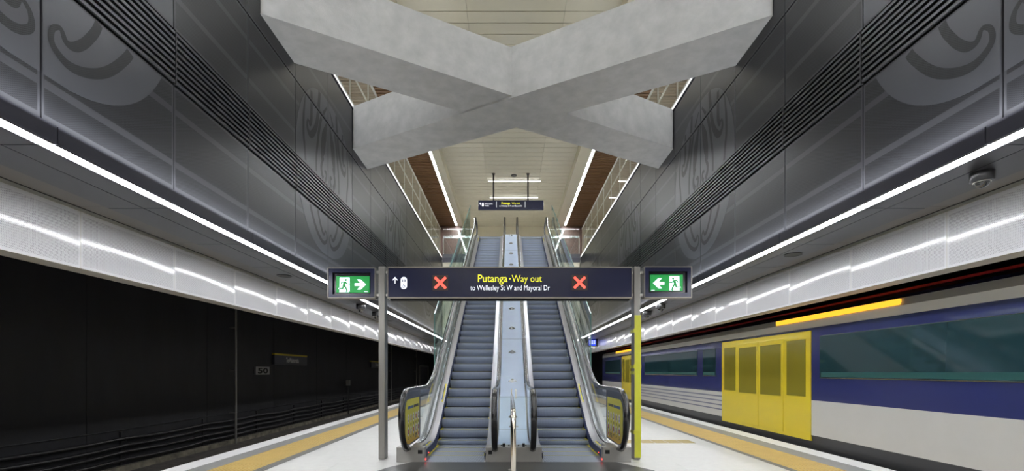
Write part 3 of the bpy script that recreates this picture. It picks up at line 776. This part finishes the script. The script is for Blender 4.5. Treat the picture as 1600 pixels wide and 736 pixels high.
# landing plate
mb = MB(); mb.prism([(-2.0+.0, 4.0, .0015), (2.14, 4.0, .0015), (2.14, 7.0, .0015), (1.72, 7.655, .0015), (-1.58, 7.655, .0015), (-1.86, 7.2, .0015), (-2.0, 6.8, .0015)], (0,0,.006))
tag(mb.build('landing_plate', M['landing'], loc=(XC, 6, 0)), 'dark ribbed metal landing plate in front of the escalators', 'floor plate')

# barrier rail in front of the divider
R = thing('barrier_rail', 'polished steel tube rail on posts ending at the escalator divider', 'rail', (.03, 4.6, 0))
x = .04; r = .024
path = [(x, 7.78, 1.08)]+[(x, y, 1.08) for y in (7.0, 6.0, 5.2, 4.85)]+[(x, 4.75, 1.065), (x, 4.68, 1.03), (x, 4.65, .97), (x, 4.64, .85), (x, 4.64, .5), (x, 4.64, .0085)]
mb = MB(); mb.tube(path, r, 16); mb.build('rail', M['tube'], R)
mb = MB(); mb.cyl((x, 7.0, .0085), (x, 7.0, 1.07), r, 16); mb.build('post', M['tube'], R)
for yy in (4.64, 7.0):
    mb = MB(); mb.cyl((x, yy, 0.008), (x, yy, .02), .06, 20); mb.build('foot_flange', M['steel'], R)

# glass screens outside the escalators
for s in (-1, 1):
    sd = 'left' if s < 0 else 'right'; xg = XC+s*1.87
    G = thing('glass_screen', 'tall sloping green-tinted glass screen along the outer side of the %s escalator' % sd, 'glass screen', (xg, 11.3, 1.0), 'glass screens outside the escalators')
    cs = [11.35, 13.2, 15.2, 17.2, 19.2, 21.8]
    for i in range(5):
        ya, yb2 = cs[i]+.006, cs[i+1]-.006
        b0 = TAN*(ya-Y0)+.25; b1 = TAN*(yb2-Y0)+.25; t0 = TAN*(ya-Y0)+1.62; t1 = TAN*(yb2-Y0)+1.85
        mb = MB(); mb.prism([(xg, ya, b0), (xg, yb2, b1), (xg, yb2, t1), (xg, ya, t0)], (s*.014, 0, 0)); mb.build('glass_pane', M['glassgreen'], G)
    mb = MB(); mb.prism([(xg-.004, cs[0], TAN*(cs[0]-Y0)+1.62), (xg-.004, cs[5], TAN*(cs[5]-Y0)+1.85), (xg-.004, cs[5], TAN*(cs[5]-Y0)+1.88), (xg-.004, cs[0], TAN*(cs[0]-Y0)+1.65)], (.02+.004,0,0))
    mb.box(xg-.002, xg+.018, cs[0]-.015, cs[0], TAN*(cs[0]-Y0)+.25, TAN*(cs[0]-Y0)+1.64)
    mb.build('edge_trim', M['glassedge'], G)
    mb = MB()
    for yy in cs[1:5]: mb.box(xg-.02, xg+.03, yy-.03, yy+.03, TAN*(yy-Y0)+.3, TAN*(yy-Y0)+.4)
    mb.build('glass_clamp', M['steel'], G)

# ================================================================== SIGN GANTRY
for s in (-1, 1):
    sd = 'left' if s < 0 else 'right'; xc = -2.135 if s < 0 else 2.135
    P = thing('sign_post', ('bare square steel post left of the escalators, carrying the way out sign' if s < 0 else 'square steel sign post wrapped in yellow film, right of the escalators'), 'post', (xc, 8.0, 0))
    mb = MB(); mb.box(xc-.053, xc+.053, 7.91, 8.11, 0, 3.225); mb.build('post', M['steelpost'], P, bevel=.008)
    mb = MB()
    for z in (2.76, 3.14): mb.box(xc-.106 if s < 0 else xc-.077, xc+.092 if s < 0 else xc+.1185, 7.97, 8.03, z-.02, z+.02)
    mb.build('bracket', M['steel'], P)
    if s > 0:
        mb = MB(); mb.box(xc-.045, xc+.062, 7.903, 7.9095, .03, 2.41); mb.box(xc+.0535, xc+.060, 7.904, 8.06, .03, 2.41)
        for z0 in (2.12, 1.52, 1.42, .42): mb.box(xc-.0605, xc-.0535, 7.905, 8.12, z0, z0+.055); 
        for z0 in (2.12, 1.52, .42): mb.box(xc-.0605, xc+.064, 7.897, 7.903, z0, z0+.07)
        o = mb.build('yellow_wrap', M['film'], P); o['label'] = 'yellow film wrap'
YS = 7.93
def px(x): return (x-796)*YS/740
def pz(y): return H+(581-y)*YS/740
UPV = (0,0,1); RTV = (1,0,0)
W = thing('way_out_sign', 'long navy overhead sign reading Putanga Way out between the two steel posts', 'sign', (0, YS, 2.95))
mb = MB(); mb.box(px(606.5), px(987), YS, YS+.14, pz(464.5), pz(418.6)); mb.build('sign_face', M['navy'], W)
mb = MB(); x0, x1 = px(605.5), px(988)
mb.box(x0, x1, YS-.012, YS+.15, pz(418.8), pz(417)); mb.box(x0, x1, YS-.012, YS+.15, pz(466.6), pz(464.3)); mb.box(x0, px(606.6), YS-.012, YS+.15, pz(465), pz(418)); mb.box(px(986.8), x1, YS-.012, YS+.15, pz(465), pz(418))
mb.box(px(609), px(984), YS+.02, YS+.12, pz(469), pz(466.6), 1)
mb.build('frame', [M['frame'], M['black']], W)
mb = MB(); yt = YS-.002
text_on(mb, 'Putanga', (px(746.8), yt, pz(440.6)), RTV, UPV, px(793)-px(746.8), (11.5/740)*YS, .012, 0, base=1)
mb2 = MB(); text_on(mb2, '·', (px(795.3), yt, pz(436.8)), RTV, UPV, .028, .028, 0, 0)
text_on(mb2, 'Way out', (px(799.5), yt, pz(440.6)), RTV, UPV, px(846.7)-px(799.5), (10.8/740)*YS, 0, 0, base=1)
o = mb.build('lettering_putanga', M['txty'], W); o['label'] = 'bold yellow word Putanga'
o = mb2.build('lettering_way_out', M['txty'], W); o['label'] = 'yellow words Way out'
mb = MB(); text_on(mb, 'to Wellesley St W and Mayoral Dr', (px(735), yt, pz(453.6)), RTV, UPV, px(859)-px(735), (8.2/740)*YS, .0, 0, base=1)
o = mb.build('lettering_street', M['txtw'], W); o['label'] = 'white line to Wellesley St W and Mayoral Dr'
def P3(x, y, e=0): return (px(x), YS-.002-e, pz(y))
def bar2(mb, a, b, w_, mi=0, e=0, P=P3):
    a = Vector(a); b = Vector(b); d = (b-a).normalized(); n_ = Vector((-d.y, d.x))*w_/2
    mb.add([P(*(a+n_), e), P(*(b+n_), e), P(*(b-n_), e), P(*(a-n_), e)], [(0,1,2,3)], mi)
mb = MB(); bar2(mb, (617.3,443), (617.3,434), 1.3); bar2(mb, (617.8,433.2), (613.4,438), 1.3); bar2(mb, (616.8,433.2), (621.2,438), 1.3)
mb.build('arrow', M['txtw'], W)
def pill(P, cx, cy, hw, hh, wc, mats, par):
    mb = MB(); pts = []
    for i in range(13): an = math.pi*i/12; pts.append((cx+hw*math.cos(an), cy-(hh-hw)-hw*math.sin(an)))
    for i in range(13): an = math.pi+math.pi*i/12; pts.append((cx+hw*math.cos(an), cy+(hh-hw)-hw*math.sin(an)))
    mb.add([P(*p) for p in pts], [tuple(range(26))], 0)
    k = hw/5
    for dx in (-2, 2):
        bar2(mb, (cx+dx*k, cy-5.6*k), (cx+dx*k, cy-1.8*k), 1.5*k, 1, .002, P); bar2(mb, (cx+dx*k, cy-6.6*k), (cx+dx*k, cy-5.8*k), .9*k, 1, .002, P)
    bar2(mb, (cx-.6*k, cy+1.6*k), (cx-.3*k, cy+4.2*k), .9*k, 1, .002, P); bar2(mb, (cx-.3*k, cy+4*k), (cx+1.6*k, cy+4.4*k), .8*k, 1, .002, P); bar2(mb, (cx+1.4*k, cy+4*k), (cx+2.4*k, cy+6.2*k), .8*k, 1, .002, P)
    prev = None
    for i in range(10):
        an = math.radians(130+i*24); q = (cx-.2*k+2.1*k*math.cos(an), cy+5.2*k-2.1*k*math.sin(an))
        if prev: bar2(mb, prev, q, .6*k, 1, .002, P)
        prev = q
    mb.build('lift_symbol', mats, par)
pill(P3, 631, 442.3, 5, 9.6, None, [M['txtw'], M['navy']], W)
for cx, cy in ((688, 441.9), (905.7, 441.6)):
    mb = MB(); mb.add([P3(cx-12.2, cy-11.9), P3(cx+12.2, cy-11.9), P3(cx+12.2, cy+11.9), P3(cx-12.2, cy+11.9)], [(0,1,2,3)], 0); mb.build('cross_display', M['xbox'], W)
    mb = MB(); bar2(mb, (cx-8.6, cy-8.6), (cx+8.6, cy+8.6), 4, 0, .003); bar2(mb, (cx-8.6, cy+8.6), (cx+8.6, cy-8.6), 4, 0, .003)
    mb.build('red_cross', M['redx'], W)

def exit_sign(s):
    sd = 'left' if s < 0 else 'right'
    x0, x1, y0, y1 = (512, 586.8, 418.3, 466) if s < 0 else (1006.4, 1081, 416.4, 465.6)
    gx0, gx1, gy0, gy1 = (524.6, 576.4, 431, 456.8) if s < 0 else (1017, 1067.6, 428.8, 454.2)
    rx0, rx1, ry0, ry1 = (519.4, 578.8, 426, 459.8) if s < 0 else (1013.6, 1074, 424, 457.2)
    Ex = thing('exit_sign', 'illuminated green running man exit sign with arrow pointing %s' % ('right' if s < 0 else 'left'), 'exit sign', (px((x0+x1)/2), YS, 2.9))
    mb = MB(); d = .10
    X0, X1, Z0, Z1 = px(x0+1.3), px(x1-1.3), pz(y1-1.3), pz(y0+1.3); RX0, RX1, RZ0, RZ1 = px(rx0), px(rx1), pz(ry1), pz(ry0)
    for a in ((X0, RX0, Z0, Z1), (RX1, X1, Z0, Z1), (RX0, RX1, Z0, RZ0), (RX0, RX1, RZ1, Z1)): mb.box(a[0], a[1], YS, YS+.06, a[2], a[3], 0)
    mb.box(RX0, RX1, YS+.05, YS+.06, RZ0, RZ1, 1); mb.box(X0, X1, YS+.06, YS+.16, Z0, Z1, 0)
    mb.build('sign_face', [M['navy'], M['navydark']], Ex)
    mb = MB(); a, b, c, e = px(x0), px(x1), pz(y1), pz(y0); t = .014
    mb.box(a, b, YS-.01, YS+.165, e-t, e); mb.box(a, b, YS-.01, YS+.165, c, c+t); mb.box(a, a+t, YS-.01, YS+.165, c, e); mb.box(b-t, b, YS-.01, YS+.165, c, e)
    mb.build('frame', M['frame'], Ex)
    mb = MB(); mb.box(px(gx0), px(gx1), YS+.022, YS+.05, pz(gy1), pz(gy0)); g = mb.build('lit_face', M['green'], Ex)
    # pictogram in unit coords of left sign (0..51.8 x 0..25.8), y down, mirrored for the right one
    wpx = gx1-gx0; hpx = gy1-gy0
    def Q(x, y, e=0):
        xx = gx0+x if s < 0 else gx1-x
        return (px(xx), YS+.02-e, pz(gy0+y))
    mb = MB()
    dx0, dx1 = 5.6, 21.2
    mb.add([Q(dx0, 2.2), Q(dx1, 2.2), Q(dx1, 24), Q(19.5, hpx-.5), Q(4.6, hpx-.5), Q(5.2, 24.2)], [(0,1,2,3,4,5)], 0)
    A = [(28.8, 11.1), (37.6, 11.1), (32.6, 5.2), (38.3, 5.2), (46.8, 13.2), (38.3, 21.3), (32.8, 21.3), (37.6, 15.6), (28.8, 15.6)]
    mb.add([Q(*p) for p in A], [(0,1,7,8)], 0); mb.add([Q(*p) for p in A], [(1,2,3,4)], 0); mb.add([Q(*p) for p in A], [(4,5,6,7)], 0); mb.add([Q(*p) for p in A], [(1,4,7)], 0)
    mb.add([Q(3.2, 18.8), Q(5.6, 18.2), Q(5.6, 20.2), Q(3.6, 20.8)], [(0,1,2,3)], 0)
    mb.add([Q(44, 24), Q(49.5, 24), Q(49.5, 25), Q(44, 25)], [(0,1,2,3)], 0)
    mb.build('white_symbol', M['exitw'], Ex)
    mb = MB()
    el = [(15.3+1.75*math.cos(i*math.pi/8), 6.2+1.75*math.sin(i*math.pi/8)) for i in range(16)]
    mb.add([Q(p[0], p[1], .003) for p in el], [tuple(range(16))], 0)
    def lim(pts, wd):
        ribbon(mb, pts, wd, lambda x_, y_: Q(x_, y_, .003), 0, 4)
    lim([(14.0, 8.6), (13.0, 11.5), (11.6, 15.2)], [4.0, 3.8, 3.2])
    lim([(12.6, 9.2), (9.4, 9.6), (7.6, 12.6)], [1.8, 1.7, 1.3])
    lim([(15.0, 9.2), (17.0, 12.0), (21.2, 12.6)], [1.8, 1.6, 1.2])
    lim([(11.6, 14.6), (10.6, 18.6), (9.6, 19.4), (4.6, 19.4)], [2.8, 2.3, 2.2, 1.4])
    lim([(12.4, 14.4), (15.2, 18.5), (17.4, 24.0)], [2.8, 2.2, 1.8])
    lim([(17.6, 23.6), (15.2, 24.6)], [1.6, 1.2])
    mb.build('running_figure', M['green'], g)
    return Ex
exit_sign(-1); exit_sign(1)

# hanging sign on the upper level
YH = 26.3
def hx(x): return (x-796)*YH/740
def hz(y): return H+(581-y)*YH/740
HS = thing('hanging_sign', 'small far navy sign reading Putanga Way out hung from the cream ceiling', 'sign', (hx(798.4), YH, hz(320)))
mb = MB(); mb.box(hx(747.2), hx(849.4), YH, YH+.18, hz(327.6), hz(312.8)); mb.build('sign_face', M['navy'], HS, bevel=.01)
for x in (771, 825):
    mb = MB(); mb.cyl((hx(x), YH+.09, hz(312.8)), (hx(x), YH+.09, ZC+.5), .045, 16); mb.cyl((hx(x), YH+.09, ZC+.46), (hx(x), YH+.09, ZC+.499), .09, 20); mb.build('hanger_pole', M['cctv'], HS)
mb = MB(); yt = YH-.004; k = YH/740
text_on(mb, 'Putanga', (hx(783.6), yt, hz(319)), RTV, UPV, 13.4*k, 3.2*k, .03, 0, base=1)
text_on(mb, '· Way out', (hx(798), yt, hz(319)), RTV, UPV, 14.8*k, 3.0*k, 0, 0, base=1)
o = mb.build('lettering', M['txty'], HS); o['label'] = 'yellow lettering Putanga Way out'
mb = MB(); text_on(mb, 'to Wellesley St W and Mayoral Dr', (hx(780), yt, hz(322.8)), RTV, UPV, 36*k, 2.0*k, .02, 0, base=1)
text_on(mb, 'Wharepaku', (hx(757.2), yt, hz(319.3)), RTV, UPV, 12.6*k, 1.9*k, .02, 0, base=1); text_on(mb, 'Toilets', (hx(757.2), yt, hz(322.3)), RTV, UPV, 6.8*k, 1.9*k, .02, 0, base=1)
o = mb.build('lettering', M['txtw'], HS); o['label'] = 'white lettering with street and toilet directions'
mb = MB()
for x in (775.6, 820.4): mb.add([(hx(x-.3), yt, hz(315)), (hx(x+.3), yt, hz(315)), (hx(x+.3), yt, hz(324)), (hx(x-.3), yt, hz(324))], [(0,1,2,3)], 0)
mb.build('divider_line', M['txtw'], HS)
def PH(x, y, e=0): return (hx(x), YH-.004-e, hz(y))
mb = MB(); bar2(mb, (750.5,320.2), (750.5,317.2), .7, 0, 0, PH); bar2(mb, (750.7,316.9), (749.2,318.6), .7, 0, 0, PH); bar2(mb, (750.3,316.9), (751.8,318.6), .7, 0, 0, PH); mb.build('arrow', M['txtw'], HS)
pill(PH, 754.4, 319.8, 1.5, 3.0, None, [M['txtw'], M['navy']], HS)

# ================================================================== UPPER GLASS BALUSTRADES
for s in (-1, 1):
    sd = 'left' if s < 0 else 'right'; x = s*(XW[s]+.10)
    G = thing('glass_balustrade', 'long glass balustrade on the edge of the %s upper floor' % sd, 'balustrade', (x, 2, ZU), 'glass balustrades round the upper opening')
    y = 1.0
    while y < YV-.2:
        mb = MB(); mb.box(x-.007, x+.007, y+.008, min(y+1.49, YV-.1), ZU+.02, ZU+1.42); mb.build('glass_pane', M['glassupper'], G)
        mb = MB(); mb.box(x+s*.03-.012, x+s*.03+.012, y-.03, y+.03, ZU, ZU+1.40); mb.build('post', M['steel'], G)
        y += 1.5
    mb = MB(); mb.box(x-.025, x+.025, 1.0, YV-.05, ZU+1.42, ZU+1.46); mb.build('handrail', M['steel'], G)
    mb = MB(); mb.tube([(x+s*.12, 1.0, ZU+1.0), (x+s*.12, YV-.1, ZU+1.0)], .022, 12); mb.build('side_rail', M['steel'], G)
    # far end, beside the escalator head
    xa, xb = s*2.05, s*(XW[s]-.03); ye = YV+.12
    G = thing('glass_balustrade', 'short glass balustrade facing the camera beside the head of the %s escalator' % sd, 'balustrade', (xa, ye, ZU), 'glass balustrades round the upper opening')
    mb = MB(); mb.box(xa, xb, ye-.007, ye+.007, ZU+.07, ZU+1.46); mb.build('glass_pane', M['glass'], G)
    for xx in (xa, xb):
        mb = MB(); mb.box(xx-.02, xx+.02, ye+.01, ye+.06, ZU+.06, ZU+1.1); mb.build('post', M['steelbright'], G)
    mb = MB(); mb.box(xa, xb, ye-.02, ye+.02, ZU+1.46, ZU+1.50); mb.build('handrail', M['steelbright'], G)
    mb = MB(); mb.box(xa, xb, ye+.03, ye+.09, ZU+1.0, ZU+1.12); mb.build('side_rail', M['steelbright'], G)

# ================================================================== TRAIN
T = thing('train', 'blue, silver and yellow electric train standing along the right platform', 'train', (6.6, 10, -.9))
XS = 5.80; TY0, TY1 = -4.0, 29.5
prof = [(XS+.10,-.35),(XS+.03,.10),(XS,.25),(XS,2.34),(XS+.012,2.46),(XS+.05,2.56),(XS+.13,2.63),(XS+.25,2.70),(XS+.6,2.80),(XS+1.4,2.86),(XS+2.2,2.80),(XS+2.7,2.6),(XS+2.8,2.3),(XS+2.8,-.35)]
matz = lambda z: 0
ends = [TY0, 8.9, 8.9, 12.9, 12.9, 20.9, 20.9, 24.3, 24.3, TY1]
mb = MB()
def side_seg(ya, yb, z0, z1, x0, x1, mi): mb.add([(x0,ya,z0),(x0,yb,z0),(x1,yb,z1),(x1,ya,z1)], [(0,1,2,3)], mi)
bandz = [(-.35,.10,2),(.10,.25,2),(.25,.92,0),(.92,2.24,1),(2.24,2.31,1),(2.31,2.45,3),(2.45,2.57,4)]
def xat(z):
    for i in range(7):
        (xa, za), (xb, zb) = prof[i], prof[i+1]
        if za <= z <= zb: return xa+(xb-xa)*(z-za)/(zb-za)
    return XS
for z0, z1, mi in bandz: side_seg(TY0, TY1, z0, z1, xat(z0), xat(z1), mi)
pp = [(xat(2.57),2.57)]+prof[6:]
for i in range(len(pp)-1): side_seg(TY0, TY1, pp[i][1], pp[i+1][1], pp[i][0], pp[i+1][0], 1 if i == 0 else 2)
for y in (TY0, TY1): mb.add([(p[0], y, p[1]) for p in prof], [tuple(range(len(prof)))], 2)
body = mb.build('body', [M['tsilver'], M['tblue'], M['tdark'], M['twhite'], M['tgrey']], T)
mb = MB(); mb.box(XS+.22, XS+.27, TY0, TY1, 2.70, 2.735); mb.build('roof_line', M['tred'], T)
mb = MB(); 
for z in (.78,.66,.54,.42): mb.box(XS-.004, XS+.01, 10.5, 20.9, z, z+.035)
mb.build('side_stripe', M['tstripe'], T)
def win(ya, yb, z0=1.34, z1=2.14):
    mb = MB(); mb.box(XS-.012, XS+.02, ya, yb, z0, z1); wn = mb.build('window', M['tglass'], T, bevel=.02)
    mb = MB(); mb.box(XS-.015, XS-.011, ya+.05, yb-.05, z0+.03, z0+.12); mb.build('sill_band', M['teal'], wn)
win(-3.6, -.6); win(-.4, 3.6); win(3.75, 8.85); win(13.3, 14.2); win(14.6, 20.3); win(24.7, 28.6)
def doorbay(ya, yb):
    mb = MB(); mb.box(XS-.014, XS+.02, ya, yb, .14, 2.26); mb.build('door_surround', M['tyellow'], T)
    mid = (ya+yb)/2
    for a, b in ((mid-1.0, mid-.01), (mid+.01, mid+1.0)):
        mb = MB(); mb.box(XS-.024, XS-.012, a, b, .2, 2.16); d = mb.build('door', M['tyellow'], T, bevel=.01)
        mb = MB(); mb.box(XS-.028, XS-.023, a+.08, b-.08, .95, 2.06); mb.build('door_window', M['tgold'], d, bevel=.01)
    for a, b in ((ya+.15, mid-1.12), (mid+1.12, yb-.15)):
        if b-a > .3: mb = MB(); mb.box(XS-.020, XS-.012, a, b, .98, 2.1); mb.build('side_window', M['tgold'], T)
doorbay(9.1, 12.9); doorbay(21.0, 24.4)
for a, b in ((7.05, 10.3), (22.7, 25.8)):
    mb = MB(); mb.box(xat(2.47)-.02, xat(2.47)+.02, a, b, 2.465, 2.555); mb.build('destination_display', M['amber'], T)
mb = MB()
for y in (-2.5, 0, 14, 16.5, 26, 28.4):
    for q in (0, 1):
        for wx in (XS+.75, XS+2.15): mb.cyl((wx, y+q*1.2, -.38), (wx+.11, y+q*1.2, -.38), .35, 24)
mb.build('wheel', M['tdark'], T)
for x in (6.75, 8.2):
    for sx in (-1, 1):
        pass
n_ = 0
for lab, x in (('rail of the left track nearest the platform', -6.0), ('rail of the left track nearest the tunnel wall', -7.43), ('rail under the train nearest the platform', 6.6), ('rail under the train nearest the tunnel wall', 8.0)):
    mb = MB(); mb.prism([(x-.07, YB+.05, -.9), (x+.07, YB+.05, -.9), (x+.07, YB+.05, -.885), (x+.015, YB+.05, -.87), (x+.015, YB+.05, -.79), (x+.035, YB+.05, -.775), (x+.035, YB+.05, -.75), (x-.035, YB+.05, -.75), (x-.035, YB+.05, -.775), (x-.015, YB+.05, -.79), (x-.015, YB+.05, -.87), (x-.07, YB+.05, -.885)], (0, YF-YB-.1, 0))
    tag(mb.build('rail', M['galv'], loc=(x, 10, -.9)), 'steel '+lab, 'rail', 'running rails')

# ================================================================== LEFT TUNNEL FITTINGS
XWl = -XT[-1]
for i, z in enumerate((-.10,-.27,-.43,-.60)):
    path = []; y = YB+.1
    while y < 50:
        ph = ((y-5.2) % 3.0)/3.0; path.append((XWl+.10+.012*math.sin(y*1.7+i), y, z-.035*math.sin(math.pi*ph)+.01*math.sin(y*.9+i*2))); y += .375
    mb = MB(); mb.tube(path, .038, 10)
    tag(mb.build('cable', M['cable'], loc=(XWl, 10, z)), ['topmost', 'second from the top', 'third from the top', 'lowest'][i]+' thick black cable along the foot of the left tunnel wall', 'cable', 'cables along the tunnel wall')
path = [(XWl+.03, y*1.0, .10+.012*math.sin(y)) for y in range(-4, 50)]
mb = MB(); mb.tube(path, .010, 8); tag(mb.build('cable', M['cable'], loc=(XWl, 10, .1)), 'thin black wire above the thick cables on the left tunnel wall', 'cable')
k = 0; y = 5.2
BR = None
while y < 46:
    lab = '%s bracket from the camera holding the cables on the left tunnel wall' % ORD[k]
    if BR is None:
        BR = thing('cable_bracket', lab, 'bracket', (XWl, y, -.35), 'cable brackets on the left tunnel wall')
        mb = MB(); mb.box(XWl+.0, XWl+.03, y-.03, y+.03, -.74, .05)
        mb.build('rail', M['cable'], BR)
        for z in (-.10,-.27,-.43,-.60): mb = MB(); mb.box(XWl+.03, XWl+.14, y-.02, y+.02, z-.064, z-.054); mb.build('arm', M['cable'], BR)
    else: dup(BR, (XWl, y, -.35), lab)
    y += 3.0; k += 1
for i, y in enumerate((15.6, 36.1, 45.8)):
    mb = MB(); mb.cyl((XWl+.19, y, -.9), (XWl+.19, y, 4.49), .032, 12)
    for z in (0.1, 1.5, 2.9): mb.box(XWl+.002, XWl+.2, y-.05, y+.05, z, z+.04)
    tag(mb.build('conduit_pipe', M['galv'], loc=(XWl+.19, y, -.9)), ['nearest grey vertical conduit pipe on the left tunnel wall', 'grey vertical conduit pipe just right of the left sign post', 'farthest grey vertical conduit pipe on the left tunnel wall'][i], 'pipe', 'conduit pipes on the tunnel wall')
# name signs
for i, (ya, yb, z0, z1) in enumerate(((18.35, 21.3, 1.75, 2.19), (31.2, 34.2, 1.75, 2.19))):
    S = thing('station_sign', ['slate Te Waihorotiu name sign with yellow top on the left tunnel wall, nearer one', 'farther slate Te Waihorotiu name sign, half hidden by the left sign post'][i], 'sign', (XWl, ya, z0), 'station name signs')
    mb = MB(); mb.box(XWl, XWl+.10, ya, yb, z0, z1-.07); mb.build('sign_face', M['signslate'], S)
    mb = MB(); mb.box(XWl, XWl+.105, ya, yb, z1-.07, z1); mb.build('yellow_stripe', M['signyellow'], S)
    mb = MB(); text_on(mb, 'Te Waihorotiu', (XWl+.103, ya+.95, z0+.10), (0,1,0), UPV, 1.15, .19, .01, 0, base=1); mb.build('lettering', M['signtxt'], S)
S = thing('speed_board', 'pale grey board with black 50 on the left tunnel wall', 'sign', (XWl, 17.1, 1.4))
mb = MB(); mb.box(XWl, XWl+.06, 17.08, 18.05, 1.36, 1.65); mb.build('board', M['grey50'], S)
mb = MB(); text_on(mb, '50', (XWl+.063, 17.2, 1.40), (0,1,0), UPV, .73, .21, .03, 0); mb.build('lettering', M['black'], S)
S = thing('signal_box', 'small grey box on a thin stake by the left tunnel wall cables', 'box', (XWl+.25, 26.0, -.9))
mb = MB(); mb.cyl((XWl+.22, 26.4, -.9), (XWl+.22, 26.4, .75), .03, 10); mb.build('stake', M['cable'], S)
mb = MB(); mb.box(XWl+.12, XWl+.32, 26.3, 26.45, .70, 1.0); mb.build('box', M['grey50'], S, bevel=.01)
S = thing('door_1', 'grey steel door in a frame far along the left tunnel wall', 'door', (XWl, 48, -.76)); S['kind'] = 'structure'
mb = MB(); mb.box(XWl, XWl+.04, 48.3, 53.0, -.5, 2.0); mb.build('door_leaf', M['bulkhead'], S)
mb = MB(); mb.box(XWl, XWl+.1, 48.0, 48.3, -.5, 2.1); mb.box(XWl, XWl+.1, 53.0, 53.3, -.5, 2.1); mb.box(XWl, XWl+.1, 48, 53.3, 2.0, 2.15); mb.build('door_frame', M['galv'], S)

# ================================================================== SOFFIT FITTINGS
def cctv(x, y, r, lab):
    S = thing('dome_camera', lab, 'camera', (x, y, ZS), 'dome cameras under the platform soffits')
    mb = MB(); mb.tube([(x,y,ZS), (x,y,ZS-r*.25), (x,y,ZS-r*.9), (x,y,ZS-r*1.0)], [r, r, r, r*.9], 28); mb.build('housing', M['cctv'], S)
    rr = r*.66; path = []; rad = []
    for i in range(8): a = i/7*math.pi/2; path.append((x, y, ZS-r*1.0-rr*math.sin(a)*.95)); rad.append(max(rr*math.cos(a), .002))
    mb = MB(); mb.tube(path, rad, 24); mb.build('dome', M['dome'], S)
    mb = MB(); n1 = 24
    ring = [(x+rr*1.04*math.cos(2*math.pi*i/n1), y+rr*1.04*math.sin(2*math.pi*i/n1), ZS-r*1.02) for i in range(n1+1)]
    mb.tube(ring, .006, 6, caps=False); mb.build('trim_ring', M['steel'], S)
cctv(4.47, 4.48, .09, 'nearest dome camera, large and dark, at the right edge of the picture')
cctv(4.22, 13.2, .13, 'dome camera just right of the right exit sign, nearer of the pair')
cctv(4.30, 14.8, .13, 'dome camera under the right soffit, farther of the pair')
cctv(-4.17, 13.3, .13, 'dome camera just left of the left sign post, nearer of the pair')
cctv(-4.22, 15.0, .13, 'dome camera touching the left sign post, farther of the pair')
cctv(-4.30, 27.7, .15, 'dome camera far along the left soffit near the escalator glass')
def spk(x, y, lab):
    S = thing('ceiling_speaker', lab, 'speaker', (x, y, ZS), 'round speakers in the platform soffits')
    mb = MB(); mb.cyl((x,y,ZS), (x,y,ZS-.006), .13, 32); mb.build('grille', M['speaker'], S)
    mb = MB(); mb.tube([(x+.135*math.cos(2*math.pi*i/32), y+.135*math.sin(2*math.pi*i/32), ZS-.004) for i in range(33)], .007, 6, caps=False); mb.build('rim', M['soffit'], S)
spk(-4.42, 9.3, 'nearest flush round speaker in the left soffit'); spk(-4.45, 17.5, 'second flush round speaker in the left soffit, right of the post'); spk(-4.45, 25.0, 'third flush round speaker in the left soffit, near the escalator')
spk(4.55, 7.6, 'nearest flush round speaker in the right soffit')

# departures screen on the right
S = thing('departures_screen', 'blue departures screen hung under the right soffit beyond the escalator', 'screen', (4.9, 27.5, 3.1))
kx = 27.5/740
def dx_(x): return (x-796)*kx
def dz_(y): return H+(581-y)*kx
mb = MB(); mb.box(dx_(918.5), dx_(944), 27.5, 27.66, dz_(541.5), dz_(529.8)); mb.build('housing', M['navydark'], S)
mb = MB(); mb.box(dx_(919.8), dx_(931), 27.485, 27.5, dz_(539.6), dz_(531)); sc_ = mb.build('screen', M['screenblue'], S)
mb = MB()
for r_ in range(3):
    for x_, w_ in ((920.8, 3.4), (925, 1.8), (928, 2)): mb.box(dx_(x_), dx_(x_+w_), 27.478, 27.484, dz_(533.6+r_*2), dz_(532.2+r_*2))
mb.build('screen_rows', M['txtw'], sc_)
mb = MB(); mb.box(dx_(924), dx_(926), 27.55, 27.6, dz_(530), ZS); mb.build('hanger', M['cctv'], S)

# metal tactile plates right of the post
for i in range(5):
    x = (2.52, 2.86, 3.14, 3.42, 3.70)[i]
    mb = MB(); mb.box(x-.13, x+.13, 9.73, 10.18, 0, .004)
    for j in range(6):
        for q in range(9): mb.box(x-.115+j*.04, x-.095+j*.04, 9.75+q*.047, 9.775+q*.047, .004, .007)
    tag(mb.build('tactile_plate', M['tan'], loc=(x, 9.95, 0)), '%s of the row of tan metal tactile plates right of the yellow-wrapped post' % (['leftmost','second from left','middle','second from right','rightmost'][i]), 'tactile plate', 'tan tactile plates on the platform')
